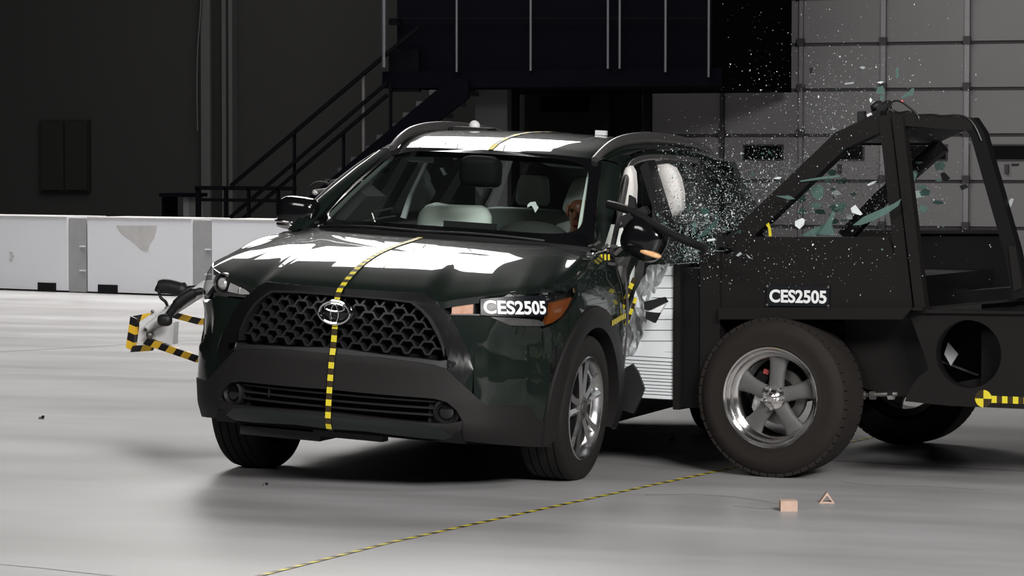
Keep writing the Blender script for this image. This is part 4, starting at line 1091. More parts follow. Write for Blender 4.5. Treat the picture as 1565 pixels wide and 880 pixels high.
# body sides, pan
cprism([(1098, 390), (1122, 386), (1127, 362), (1357, 362), (1393, 471), (1098, 471)], YN, .02, 'side_panel', 'cart')
b = MB(); b.prism([cp(u, v) + V((0, YF - YN, 0)) for u, v in [(1098, 390), (1127, 362), (1357, 362), (1393, 471), (1098, 471)]], (0, .02, 0)); b.build('side_panel', 'cart', cart, smooth=0)
cprism([(1070, 384), (1100, 384), (1100, 640), (1070, 640)], YN - .015, .14, 'front_post', 'cart')
b = MB(); b.prism([cp(u, v) + V((0, YF - .10 - YN, 0)) for u, v in [(1070, 384), (1100, 384), (1100, 640), (1070, 640)]], (0, .14, 0)); b.build('front_post', 'cart', cart, smooth=0)
cprism([(1098, 470), (1394, 470), (1379, 488), (1098, 488)], YN - .05, .12, 'side_flange', 'cart')
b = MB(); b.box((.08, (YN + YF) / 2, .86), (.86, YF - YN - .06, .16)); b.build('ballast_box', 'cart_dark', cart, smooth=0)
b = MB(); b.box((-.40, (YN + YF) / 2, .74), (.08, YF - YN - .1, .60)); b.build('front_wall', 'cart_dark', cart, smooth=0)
# barrier plate
x0 = cp(1033, 403).x; x1 = cp(1043, 403).x; x2 = cp(1072, 403).x
zp0, zp1 = cp(1033, 625).z, cp(1033, 403).z
b = MB(); b.box(((x0 + x1) / 2, .93, (zp0 + zp1) / 2), (x1 - x0, 1.72, zp1 - zp0)); b.build('face_plate', 'cart', cart, smooth=0)
b = MB(); b.box(((x1 + x2) / 2, .93, (zp0 + zp1) / 2 - .005), (x2 - x1, 1.66, zp1 - zp0 - .03)); b.build('plate_mount', 'cart_dark', cart, smooth=0)
# honeycomb barrier
core = MB(); yb0, yb1 = .085, 1.74
LEFT = [(402, 1002), (412, 999), (440, 986), (455, 977), (480, 971), (500, 965), (520, 958), (540, 950), (560, 947), (580, 949), (595, 955), (612, 962)]
lu = lambda v: float(np.interp(v, [q[0] for q in LEFT], [q[1] for q in LEFT]))
P = [cp(1034, 408, yb0 + .006), cp(1034, 612, yb0 + .006)] + [cp(lu(v) + 6, v, yb0 + .006) for v in range(608, 405, -12)]
core.prism(P, (0, yb1 - yb0 - .012, 0)); hc = core.build('honeycomb_barrier', 'alu_gap', cart, smooth=0)
lines = [407, 421, 440, 455, 471.5, 488, 504.5, 521, 538, 547.6, 553.6, 559, 564.5, 569.5, 574.5, 580, 584.5, 590, 595, 599.6, 604.5, 611]
for i in range(len(lines) - 1):
    va, vb = lines[i] + .8, lines[i + 1] - .5; sl = 0 if i < 8 else .055
    ua, ub = lu(va) + (14 if i < 8 else 2) + rnd.uniform(-4, 6), lu(vb) + (14 if i < 8 else 2) + rnd.uniform(-4, 6)
    y = yb0 - rnd.uniform(0, .006)
    b = MB(); b.prism([cp(1033, va, y), cp(1033, vb, y), cp(ub, vb - sl * (1033 - ub), y), cp((ua + ub) / 2 - rnd.uniform(0, 3), (va + vb) / 2 - sl * (1033 - ua), y), cp(ua, va - sl * (1033 - ua), y)], (0, yb1 - y, 0))
    b.build('honeycomb_layer', 'alu', hc, smooth=0)
b = MB(); rows = []; r3 = random.Random(11)
for i in range(26):
    v = lerp(404, 606, i / 25); l = lu(v); r = []
    for k in range(8):
        u = l - 10 + (34 if v < 545 else 12) * k / 7 + r3.uniform(-2, 2); y = yb0 - .006 + r3.uniform(-.009, .007)
        if k == 7: y = yb0 + .01
        r.append(cp(u, v + r3.uniform(-2, 2), y))
    rows.append(r)
rows2 = [[p for p in r] + [r[-1] + V((0, .2, 0))] for r in rows]
b.quadgrid([[r[0] + V((0, .9, 0))] + r for r in rows]); b.build('crumpled_face', 'crumple', hc, smooth=0)

# roll cage
def ctube(pts, y, hw, hh, name, m='cart', par=cart):
    b = MB(); b.tube([cp(u, v, y) for u, v in pts], hh, 4, 0, (0, 1, 0), hw, square=True); return b.build(name, m, par, smooth=0)
YC = .15
ctube([(1120, 376), (1290, 214), (1362, 181)], YC, .045, .040, 'diagonal_tube')
ctube([(1350, 180), (1491, 190)], YC, .030, .040, 'top_tube')
b = MB(); b.tube([cp(1357, 176, YC), cp(1391, 472, YC)], .045, 4, 0, (0, 1, 0), .030, square=True); b.build('cage_post', 'cart', cart, smooth=0)
b = MB(); b.tube([cp(1374, 178, YC - .03), cp(1409, 470, YC - .03)], .028, 4, 0, (0, 1, 0), .026, square=True); b.build('cage_post', 'cart', cart, smooth=0)
b = MB(); b.box(cp(1396, 471, YC - .03), (.13, .12, .012)); b.build('foot_plate', 'cart', cart, smooth=0)
b = MB(); b.tube([cp(1484, 186, YC), cp(1497, 205, YC), cp(1549, 385, YC), cp(1562, 455, YC)], .036, 4, 0, (0, 1, 0), .032, square=True); b.build('rear_leg', 'cart_dark', cart, smooth=0)
cprism([(1541, 376), (1552, 376), (1562, 440), (1549, 446)], YC - .045, .01, 'leg_gusset', 'cart')
# far side of the cage
YG = 1.25
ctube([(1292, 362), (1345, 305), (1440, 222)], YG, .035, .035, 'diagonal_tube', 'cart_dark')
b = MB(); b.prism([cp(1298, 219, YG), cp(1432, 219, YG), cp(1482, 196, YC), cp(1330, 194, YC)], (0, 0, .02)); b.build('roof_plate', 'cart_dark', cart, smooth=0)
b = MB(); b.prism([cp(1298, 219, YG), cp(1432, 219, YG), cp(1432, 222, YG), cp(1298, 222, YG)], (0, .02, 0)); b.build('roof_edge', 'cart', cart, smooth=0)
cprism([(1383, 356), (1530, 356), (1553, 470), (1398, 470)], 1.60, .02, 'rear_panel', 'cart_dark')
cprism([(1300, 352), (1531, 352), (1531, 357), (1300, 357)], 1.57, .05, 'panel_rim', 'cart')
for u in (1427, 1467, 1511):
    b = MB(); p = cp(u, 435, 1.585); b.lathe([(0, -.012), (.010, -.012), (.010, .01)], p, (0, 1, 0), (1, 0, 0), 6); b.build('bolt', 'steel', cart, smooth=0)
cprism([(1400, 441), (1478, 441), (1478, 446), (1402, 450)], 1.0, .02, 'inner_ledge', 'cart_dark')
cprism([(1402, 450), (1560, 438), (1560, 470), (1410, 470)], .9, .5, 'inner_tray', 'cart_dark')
# deck
b = MB(); q = [cp(1396, 473), cp(1640, 477), cp(1640, 481), cp(1396, 478)]; b.prism(q, (0, 1.6, 0)); b.build('deck', 'cart', cart, smooth=0)
b = MB(); b.prism([cp(1408, 470, .16), cp(1640, 448, .16), cp(1640, 453, .16), cp(1408, 473, .16)], (0, .03, 0)); b.build('deck_rim', 'cart', cart, smooth=0)
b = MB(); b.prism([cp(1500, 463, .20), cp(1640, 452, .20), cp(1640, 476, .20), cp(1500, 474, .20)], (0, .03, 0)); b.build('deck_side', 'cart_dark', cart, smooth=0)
# chassis plate with round hole
hcx, hcy = cp(1480, 541, .12), 0
ctr = V((hcx.x, .12, hcx.z)); outer = [(1388, 474), (1640, 478), (1640, 628), (1450, 620), (1383, 613), (1389, 597), (1402, 578), (1420, 563)]
OP = [cp(u, v, .12) for u, v in outer]
def polyhit(a):
    d = V((math.cos(a), 0, math.sin(a))); best = None
    for i in range(len(OP)):
        p, q = OP[i], OP[(i + 1) % len(OP)]; e = q - p; den = d.x * e.z - d.z * e.x
        if abs(den) < 1e-9: continue
        w_ = p - ctr; t = (w_.x * e.z - w_.z * e.x) / den; s_ = (w_.x * d.z - w_.z * d.x) / den
        if t > 0 and -1e-6 <= s_ <= 1 + 1e-6 and (best is None or t < best): best = t
    return ctr + d * best
angs = sorted([2 * PI * k / 56 for k in range(56)] + [math.atan2((p - ctr).z, (p - ctr).x) % (2 * PI) for p in OP])
HR = .156
inn = [ctr + V((HR * math.cos(a), 0, HR * math.sin(a))) for a in angs]; out = [polyhit(a) for a in angs]
dv = V((0, .03, 0))
b = MB(); b.quadgrid([out, inn, [p + dv for p in inn], [p + dv for p in out]], 0, True); b.build('chassis_plate', 'cart', cart, smooth=30)
b = MB(); b.quadgrid([[p + dv for p in inn], [p + V((0, .07, 0)) for p in inn]], 0, True); b.build('hole_sleeve', 'cart_dark', cart, smooth=30)
cprism([(1290, 480), (1425, 480), (1425, 600), (1370, 606), (1290, 585)], .30, .03, 'chassis_plate', 'cart')
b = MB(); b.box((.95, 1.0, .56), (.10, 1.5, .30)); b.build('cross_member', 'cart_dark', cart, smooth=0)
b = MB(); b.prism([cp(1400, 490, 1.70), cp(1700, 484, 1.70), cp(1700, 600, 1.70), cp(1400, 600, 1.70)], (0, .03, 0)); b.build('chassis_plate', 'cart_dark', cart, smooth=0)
cprism([(1449, 523), (1464, 541), (1453, 558.5), (1443, 541)], .42, .01, 'bright_gap_plate', 'white')  # white plate added to stand in for bright background seen through the hole
cprism([(1437, 510), (1446, 512), (1465, 541), (1460, 541)], .46, .03, 'inner_brace', 'cart')
cprism([(1427, 549), (1428, 547), (1495, 572), (1492, 574)], .45, .02, 'inner_rod', 'steel')
cprism([(1448, 587), (1530, 572), (1530, 600), (1448, 600)], .30, .02, 'inner_shelf', 'cart')
b = MB(); b.box((-.05, 1.0, .62), (.5, 1.4, .20)); b.build('axle_frame', 'cart_dark', cart, smooth=0)
# axles, rods
b = MB(); b.tube([(-.046, .22, .375), (-.046, 1.85, .375)], .05, 12); b.build('axle', 'cart_dark', cart)
b = MB(); b.tube([cp(1300, 604, .30), cp(1372, 602, .30)], .010, 8); ro = b.build('tie_rod', 'steel', cart)
for u in (1318, 1334, 1362):
    b = MB(); b.tube([cp(u - 4, 604, .30), cp(u + 4, 604, .30)], .022, 6); b.build('rod_nut', 'polish' if u == 1362 else 'steel', cart, smooth=0)
# number plate
pl = cprism([(1172, 437), (1267, 438), (1267, 468.5), (1172, 467.5)], YN - .014, .012, 'number_plate', 'sticker')
a = cp(1176, 452.5, YN - .016); c = cp(1263, 453.5, YN - .016); hgt = cp(1200, 443, YN - .016).z - cp(1200, 463, YN - .016).z
tm = text_mesh('CES2505', 'plate_lettering', 'letter', pl, hgt, (c - a).length)
tm.matrix_local = Matrix.Translation((a + c) / 2) @ Matrix.Rotation(PI / 2, 4, 'X')
for u, v in ((1173, 437.5), (1266, 439), (1172.5, 466), (1266, 467.5)):
    b = MB(); b.lathe([(0, -.006), (.006, -.004), (.006, .0)], cp(u, v, YN - .014), (0, 1, 0), (1, 0, 0), 10); b.build('plate_screw', 'steel', pl)
# round target and tape
tg = MB(); p = cp(1503, 609, .118); R = .040
for k in range(4):
    pts = [p] + [p + V((R * math.cos(a), 0, R * math.sin(a))) for a in [k * PI / 2 + j * PI / 16 for j in range(9)]]
    tg.face(pts, k % 2)
tg.build('round_target', ['yellow', 'tape_dark'], cart, smooth=0)
stripe_tape('chassis_tape', [cp(1515, 610, .118), cp(1640, 615, .118)], .016, .024, (0, -1, 0), ['yellow', 'tape_dark'], parent=cart)
# roof camera rig
p = cp(1345, 165, .30); b = MB(); b.box(p, (.05, .10, .05)); b.blob(p + V((.0, -.03, .005)), (.032, .05, .030)); cr_ = b.build('cage_camera', 'black', cart, smooth=30); cr_['kind'] = 'stuff'
b = MB(); b.tube([cp(1318, 185, .2), cp(1345, 172, .2)], .016, 4, square=True); b.build('camera_rail', 'black', cart, smooth=0)
b = MB(); b.box(cp(1329, 175.5, .18), (.022, .02, .012), Matrix.Rotation(-.45, 3, 'Y')); b.build('camera_tag', 'white', cart, smooth=0)
b = MB(); b.box(cp(1352, 163, .22), (.06, .06, .035), Matrix.Rotation(-.5, 3, 'Y')); b.build('camera_arm', 'black', cart, smooth=0)
b = MB(); b.box(cp(1387, 172, .2), (.05, .04, .012)); b.build('connector', 'black', cart, smooth=0)
b = MB(); b.box(cp(1317, 178, .2), (.035, .03, .05)); b.build('camera_clamp', 'black', cart, smooth=0)
b = MB(); b.blob(cp(1378.3, 155.7, .2), (.006, .006, .006)); b.build('indicator_light', 'red_led', cart)
for pts in (((1352, 168), (1360, 158), (1369, 154), (1378, 156), (1388, 163), (1402, 175), (1405, 186)), ((1400, 176), (1425, 175), (1440, 177), (1462, 176), (1478, 180), (1490, 193), (1500, 215)), ((1356, 172), (1362, 160), (1366, 168), (1375, 172), (1388, 170), (1393, 173)), ((1348, 160), (1356, 155), (1358, 166), (1364, 171))):
    b = MB(); b.tube(spline([cp(u, v, YC - .04) for u, v in pts], 4), .005, 6); b.build('cable', 'cable', cart)

# cart wheels (axis along y, outer face towards -y)
def cart_wheel(ml):
    w_ = bpy.data.objects.new('wheel', None); col.objects.link(w_); w_.parent = cart; w_.matrix_local = ml
    A3, E1 = (0, 1, 0), (0, 0, 1)
    t = MB(); R = .375
    prof = [(.236, .012), (.246, .002), (.262, .006), (.30, -.004), (.325, .0), (.348, .012), (.360, .026)]
    for g in (.072, .115, .158, .20): prof += [(R, g - .016), (R, g - .004), (R - .009, g - .003), (R - .009, g + .003), (R, g + .004), (R, g + .013)]
    prof += [(.360, .232), (.33, .255), (.29, .258), (.24, .245)]
    t.lathe(prof, (0, 0, 0), A3, E1, 72); t.build('tyre', 'rubber_brown', w_, smooth=40)
    t = MB()
    for k in range(54):
        a = 2 * PI * k / 54; Rm = Matrix.Rotation(a, 3, 'Y')
        t.box(Rm @ V((0, .043, R - .0085)), (.0375, .036, .017), Rm); t.box(Rm @ V((0, .222, R - .0085)), (.0375, .034, .017), Rm)
    o = t.build('tread_blocks', 'rubber_brown', w_, smooth=0); o['kind'] = 'stuff'
    t = MB(); t.lathe([(.226, .24), (.188, .20), (.184, .075), (.190, .062), (.196, .058), (.212, .040), (.216, .034), (.213, .024), (.226, .012), (.230, .004), (.238, .0), (.242, .006), (.238, .014)], (0, 0, 0), A3, E1, 72); t.build('rim', 'polish', w_)
    sp = MB(); q = []
    for rr, wv, y in ((.035, .040, .050), (.075, .036, .048), (.12, .037, .052), (.160, .044, .060), (.187, .056, .066)):
        q.append([V((wv * math.cos(a) * 1.0, y + .018 - .020 * max(0, math.sin(a)) ** .7 + .02 * (math.sin(a) < 0), rr)) for a in [2 * PI * j / 14 for j in range(14)]])
    sp.quadgrid(q, 0, True); pr = sp.build('spoke', 'spoke_grey', w_, smooth=50); pr.matrix_local = Matrix.Rotation(math.radians(4), 4, 'Y')
    for k in range(1, 5): dup(pr, w_, Matrix.Rotation(math.radians(4) + 2 * PI * k / 5, 4, 'Y'))
    h = MB(); h.lathe([(.058, .07), (.056, .044), (.036, .040), (.034, .030), (.024, .022), (.022, -.002), (.016, -.008), (0, -.009)], (0, 0, 0), A3, E1, 28); h.build('hub', 'polish', w_)
    for k in range(5):
        a = 2 * PI * (k + .5) / 5 + math.radians(4); n = MB(); n.lathe([(.0, .022), (.009, .022), (.012, .030), (.012, .05)], (.052 * math.sin(a), 0, .052 * math.cos(a)), A3, E1, 8)
        n.build('wheel_nut', 'polish', w_, smooth=0)
    d = MB(); d.lathe([(.0, .118), (.132, .118), (.134, .124), (.134, .138), (0, .140)], (0, 0, 0), A3, E1, 40); d.build('brake_disc', 'steel', w_)
    d = MB(); d.lathe([(.0, .105), (.080, .105), (.085, .118)], (0, 0, 0), A3, E1, 32); d.build('disc_bell', 'cart_dark', w_)
    d = MB(); d.box((-.10, .115, .055), (.055, .05, .12), Matrix.Rotation(math.radians(-62), 3, 'Y') if False else Matrix.Rotation(.6, 3, 'Y')); cal = d.build('brake_caliper', 'cart_dark', w_, smooth=0)
    d = MB(); d.box((-.055, .088, .115), (.028, .01, .022), Matrix.Rotation(.3, 3, 'Y')); d.build('caliper_tag', 'red', cal, smooth=0)
    d = MB(); d.box((-.098, .088, -.02), (.03, .01, .07)); d.build('caliper_bracket', 'reflector', cal, smooth=0)
    return w_
cw = cart_wheel(Matrix.Translation((-.046, 0, .377)))
RZ = Matrix.Rotation(PI, 4, 'Z')
dup_tree(cw, cart, Matrix.Translation((-.046, 2.02, .377)) @ RZ)
dup_tree(cw, cart, Matrix.Translation((2.55, 0, .377)))
dup_tree(cw, cart, Matrix.Translation((2.55, 2.02, .377)) @ RZ)
b = MB(); b.tube([(2.55, .22, .377), (2.55, 1.80, .377)], .05, 12); b.build('axle', 'cart_dark', cart)
b = MB(); b.box((2.3, .93, .62), (1.9, 1.5, .22)); b.build('rear_frame', 'cart', cart, smooth=0)

# ================================================================== SMALLER THINGS
# torn trim strip bending between mirror and cart
P = spline([bd(929, 312, 1, .48), bd(945, 316, 1, .44), bd(965, 323, 1, .40), bd(985, 334, 1, .36), bd(1005, 346, 1, .32), bd(1035, 362, 1, .26), bd(1062, 373, 1, .22), bd(1080, 380, 1, .18)], 5)
P = [CARM @ p for p in P]
b = MB(); b.tube(P, [.012 + .008 * math.sin(PI * min(1, .25 + k / len(P))) for k in range(len(P))], 8, 0, (0, 1, 0), .020)
tag(b.build('trim_strip', 'black', smooth=60), 'long torn black window trim strip bent between the car mirror and the cart', 'trim')
# broken lamp fragment in front of the white barrier
t = thing('broken_fragment', 'small black and silver broken part flying before the pale honeycomb barrier', 'fragment', on(998, 472, MDY, MDY.dot(MDO) - .06))
def flat_at(pts, d, th, name, m, par):
    Q = [on(u, v, MDY, MDY.dot(MDO) + d) - par.location for u, v in pts]; b = MB(); b.prism(Q, MDY * th); return b.build(name, m, par, smooth=0)
flat_at([(984, 461), (1013.3, 454), (1018, 461.5), (991, 474.5), (984.5, 473)], -.08, .03, 'black_shell', 'black', t)
flat_at([(991.5, 476), (1017, 463.5), (1008, 478), (996, 479)], -.075, .02, 'silver_reflector', 'letter', t)
flat_at([(987, 476), (1001, 477.5), (1008, 478), (1000, 493.5), (986, 487)], -.085, .02, 'black_bracket', 'black', t)
# wood offcuts and debris on the floor
def fl(u, v): return on(u, v, (0, 0, 1), 0)
p = fl(1202, 781); b = MB(); Rz = Matrix.Rotation(.36, 3, 'Z'); b.box(p + V((0, .03, .022)), (.072, .07, .044), Rz)
tag(b.build('wood_block', 'wood', smooth=0), 'small square pale wood block on the floor in front of the cart wheel', 'wood block')
p = fl(1264, 769); b = MB(); ex = CR.copy(); ex.z = 0; ex.normalize(); ey = V((-ex.y, ex.x, 0))
tri = [(-.034, 0), (.034, 0), (0, .048)]; tin = [(-.022, .006), (.022, .006), (0, .034)]
o3 = [p + ex * a + V((0, 0, z)) for a, z in tri]; i3 = [p + ex * a + V((0, 0, z)) for a, z in tin]; dd = ey * .05
b.quadgrid([o3, i3, [q + dd for q in i3], [q + dd for q in o3], o3], 0, True)
tag(b.build('wood_wedge', 'wood', smooth=0), 'small triangular wooden wedge standing on the floor right of the square block', 'wood block')
for u, v, s_, nm, lb in ((405, 742, .012, 'debris', 'tiny black crumb on the floor before the tyre at picture left'), (63, 640, .016, 'debris', 'tiny dark crumb lying alone on the left of the floor'), (1027, 672, .014, 'debris', 'tiny black crumb on the floor between the two front wheels')):
    b = MB(); p = fl(u, v); b.box(p + V((0, 0, s_ * .4)), (s_ * 2, s_, s_ * .8), Matrix.Rotation(.7, 3, 'Z'), 0, .6); b.box(p + V((s_ * .7, 0, s_ * .8)), (s_ * .8, s_ * .7, s_ * .9))
    tag(b.build(nm, 'black', smooth=0), lb, 'debris')

# hazard striped camera outrigger on the car's far side
og = thing('camera_outrigger', 'white camera arm with black padding and a hazard striped bumper left of the car', 'camera rig', W(225, 520, 1.4))
def ob(mb, name, m, **k):
    o = mb.build(name, m, None, **k); o.parent = og; o.matrix_parent_inverse = og.matrix_basis.inverted(); return o
def hz(P, hw, name='striped_bar', seg=.055):
    P = resample(P, max(2, round(sum((P[i + 1] - P[i]).length for i in range(len(P) - 1)) / seg))); mb = MB()
    rings = []
    for i, p in enumerate(P):
        tn = (P[min(i + 1, len(P) - 1)] - P[max(0, i - 1)]).normalized(); x = tn.cross(V((0, 1, 0))).normalized(); sl = .55 * hw
        rings.append([p + x * hw * a + V((0, 1, 0)) * hw * c + tn * sl * a for a, c in ((-1, -1), (1, -1), (1, 1), (-1, 1))])
    for i in range(len(P) - 1): mb.quadgrid([rings[i], rings[i + 1]], i % 2, True)
    mb.face(rings[0]); mb.face(rings[-1])
    return ob(mb, name, ['hazard_b', 'hazard_y'], smooth=0)
hz([W(207, 485, 1.5), W(200, 533, 1.4)], .022)
hz([W(204, 488, 1.52), W(232, 483, 1.55)], .019)
hz([W(203, 533, 1.38), W(234, 531, 1.38)], .017)
e2 = CARM @ V((-.93, 1.35, .40)); e1 = CARM @ V((-.93, 1.9, .62))
hz([W(224, 521, 1.3), W(306, 549, 1.2), e2 + V((-.5, 0, -.05)), e2], .019)
hz([W(264, 480, 1.7), W(306, 491, 1.75), e1 + V((-.4, 0, -.1)), e1], .018)
b = MB(); b.prism([W(u, v, 1.45) for u, v in ((213, 492), (233, 478), (248, 473), (258, 467), (262, 480), (250, 492), (235, 502), (228, 505), (226, 526), (212, 528))], (0, .05, 0)); ob(b, 'white_bracket', 'white', smooth=0)
b = MB(); b.prism([W(u, v, 1.42) for u, v in ((226, 500), (266, 492), (264, 526), (226, 520))], (0, .06, 0)); ob(b, 'white_box', 'white', smooth=0)
b = MB(); b.blob(W(229, 512, 1.40), (.022, .02, .022)); ob(b, 'lens_port', 'steel')
pe = CARM @ V((-.92, 1.5, .78))
b = MB(); b.tube([W(226, 500, 1.4), W(280, 462, 1.4), W(312, 440, 1.42), pe], [.022, .034, .040, .04], 14, 0, (0, 1, 0)); ob(b, 'white_arm', 'white')
b = MB(); b.tube(spline([W(252, 493, 1.33), W(262, 476, 1.33), W(277, 459, 1.34), W(296, 447, 1.36), W(312, 444, 1.4)], 5), [.022] * 8 + [.030] * 8 + [.02] * 5, 12, 0, (0, 1, 0)); ob(b, 'black_sleeve', 'black')
b = MB(); b.blob(W(252, 489, 1.30), (.042, .03, .034), None, .8); ob(b, 'black_joint', 'black')
b = MB(); b.tube(spline([W(244, 446, 1.5), W(248, 438, 1.5), W(262, 438, 1.5), W(285, 443, 1.5), W(314, 440, 1.5)], 5), [.030] * 5 + [.042] * 10 + [.025] * 6, 12, 0, (0, 1, 0)); ob(b, 'black_padding', 'black')
b = MB(); b.tube(spline([W(243, 446, 1.5), W(246, 455, 1.5), W(253, 461, 1.5), W(256, 468, 1.48)], 4), .009, 8); ob(b, 'cable', 'cable')
for u, v in ((233, 476), (222, 504), (254, 471)):
    b = MB(); b.blob(W(u, v, 1.43), (.010, .01, .010)); ob(b, 'knob', 'steel')

# camera box fixed outside the right front window
oc = thing('door_camera', 'dark camera box with looping cable behind the door mirror at picture left', 'camera', CARM @ bd(505, 300, 1, .95))
def cb(mb, name, m, **k):
    o = mb.build(name, m, None, **k); o.parent = oc; o.matrix_parent_inverse = oc.matrix_basis.inverted(); return o
BW = lambda u, v, y=.95: CARM @ bd(u, v, 1, y)
b = MB(); b.prism([BW(u, v) for u, v in ((504, 275), (516, 273), (534, 279), (560, 300), (520, 345), (488, 330), (478, 318), (500, 300))], (.05, .14, 0)); cb(b, 'camera_body', 'panel_grey', smooth=0)
b = MB(); b.prism([BW(u, v, .93) for u, v in ((506, 275), (517, 272.5), (530, 276), (529, 278), (516, 276))], (.05, .1, 0)); cb(b, 'top_edge', 'steel', smooth=0)
b = MB(); b.tube(spline([BW(468, 318), BW(469, 300), BW(474, 286), BW(484, 279), BW(496, 279), BW(505, 282)], 5), .007, 8); cb(b, 'cable', 'cable')
b = MB(); b.tube([BW(479, 293), BW(500, 290)], .010, 8); cb(b, 'bracket_bar', 'steel')
b = MB(); b.blob(BW(482, 294), (.018, .015, .014)); cb(b, 'clamp', 'reflector')
for q in (((530, 333), (600, 318)), ((532, 342), (604, 330)), ((566, 318), (575, 345))):
    b = MB(); b.tube([BW(*q[0], 1.1), BW(*q[1], 1.1)], .006, 6); cb(b, 'support_rod', 'steel')
# scrap of white paper seen through the windscreen
pts = [(806, 313), (810, 309), (818, 308), (820, 313), (823, 317), (818, 325), (815, 318), (812, 314), (806, 317)]
b = MB(); b.prism([CARM @ bd(u, v, 1, .95) for u, v in pts], (0, .004, 0)); tag(b.build('white_scrap', 'letter', smooth=0), 'small torn white scrap floating inside the car behind the windscreen', 'scrap')

# crash test dummy in the driver's seat
dm = thing('crash_dummy', 'seated test dummy with brown head leaning behind the right edge of the windscreen', 'dummy', CARM @ V((.40, 1.25, .45)))
hc_ = bd(889, 324, 1, 1.12)
def skin(name, verts, edges, rad, m, par, root=0, sub=2):
    me = bpy.data.meshes.new(name); me.from_pydata([tuple(CARM @ V(p)) for p in verts], edges, []); o = bpy.data.objects.new(name, me); col.objects.link(o)
    md = o.modifiers.new('skin', 'SKIN'); md.use_smooth_shade = True
    if not me.skin_vertices: me.attributes.new('x', 'FLOAT', 'POINT')
    bpy.context.view_layer.objects.active = o
    if not me.skin_vertices:
        bm = bmesh.new(); bm.from_mesh(me); bm.verts.layers.skin.verify(); bm.to_mesh(me); bm.free()
    sv = me.skin_vertices[0].data
    for i, r in enumerate(rad): sv[i].radius = r if isinstance(r, tuple) else (r, r); sv[i].use_root = (i == root)
    s2 = o.modifiers.new('sub', 'SUBSURF'); s2.levels = sub; s2.render_levels = sub
    me.materials.append(M[m]); o.parent = par; o.matrix_parent_inverse = par.matrix_basis.inverted(); return o
hx, hy, hz_ = hc_
X0 = .40
vs = [(X0, 1.20, .62), (X0, 1.24, .78), (X0 + .01, 1.22, .98), (hx - .03, 1.17, 1.08), (hx - .01, 1.14, hz_ - .10), (hx, 1.11, hz_ - .055), (hx, 1.12, hz_ + .01), (hx, 1.13, hz_ + .065)]
ed = [(i, i + 1) for i in range(7)]; rd = [(.15, .11), (.13, .10), (.15, .10), (.07, .06), (.05, .05), (.058, .066), (.074, .088), (.062, .075)]
for sg in (-1, 1):
    k = len(vs); vs += [(X0 + sg * .19, 1.20, .99), (X0 + sg * .22, .98, .80), (X0 + sg * .15, .74, .88), (X0 + sg * .14, .68, .90)]; ed += [(2, k), (k, k + 1), (k + 1, k + 2), (k + 2, k + 3)]; rd += [.055, .042, .028, (.035, .018)]
    for f in range(5):
        k2 = len(vs); a = (f - 2) * .018
        if f == 0: vs += [(X0 + sg * (.14 - .035), .66, .905), (X0 + sg * (.14 - .05), .645, .92)]
        else: vs += [(X0 + sg * .14 + a, .63, .915), (X0 + sg * .14 + a, .605, .890)]
        ed += [(k + 3, k2), (k2, k2 + 1)]; rd += [.009, .008]
    k = len(vs); vs += [(X0 + sg * .10, 1.12, .60), (X0 + sg * .13, .78, .66), (X0 + sg * .12, .52, .46), (X0 + sg * .12, .38, .44)]; ed += [(0, k), (k, k + 1), (k + 1, k + 2), (k + 2, k + 3)]; rd += [.085, .06, .042, .04]
body_o = skin('body', vs, ed, rd, 'skin', dm)
sv_ = [(X0, 1.20, .64), (X0, 1.24, .80), (X0 + .01, 1.22, .99), (X0 - .20, 1.19, .985), (X0 - .225, 1.04, .86), (X0 + .20, 1.19, .985), (X0 + .225, 1.04, .86)]
skin('shirt', sv_, [(0, 1), (1, 2), (2, 3), (3, 4), (2, 5), (5, 6)], [(.165, .125), (.145, .115), (.155, .11), .066, .056, .066, .056], 'shirt', dm)
def db(mb, name, m):
    o = mb.build(name, m, None, smooth=60); o.parent = dm; o.matrix_parent_inverse = dm.matrix_basis.inverted(); return o
T3 = CARM.to_3x3()
b = MB(); b.blob(CARM @ V((hx, hy - .098, hz_ - .015)), (.014, .022, .024)); db(b, 'nose', 'skin')
b = MB(); b.blob(CARM @ V((hx, hy - .072, hz_ - .062)), (.026, .012, .006)); db(b, 'mouth', 'red')
for sg in (-1, 1):
    b = MB(); b.blob(CARM @ V((hx + sg * .076, hy + .015, hz_)), (.012, .022, .034)); db(b, 'ear', 'skin')
    b = MB(); b.blob(CARM @ V((hx + sg * .032, hy - .080, hz_ + .012)), (.013, .008, .008)); db(b, 'eye', 'tape_dark')
# steering wheel
b = MB(); cc_ = V((.40, .84, .93)); ax_ = V((0, .92, .40)).normalized(); e1_ = V((1, 0, 0)); e2_ = ax_.cross(e1_)
ring = [cc_ + (e1_ * math.cos(2 * PI * k / 32) + e2_ * math.sin(2 * PI * k / 32)) * .185 for k in range(33)]; b.tube(ring, .015, 8, cap=False); b.build('steering_wheel', 'dash', car)

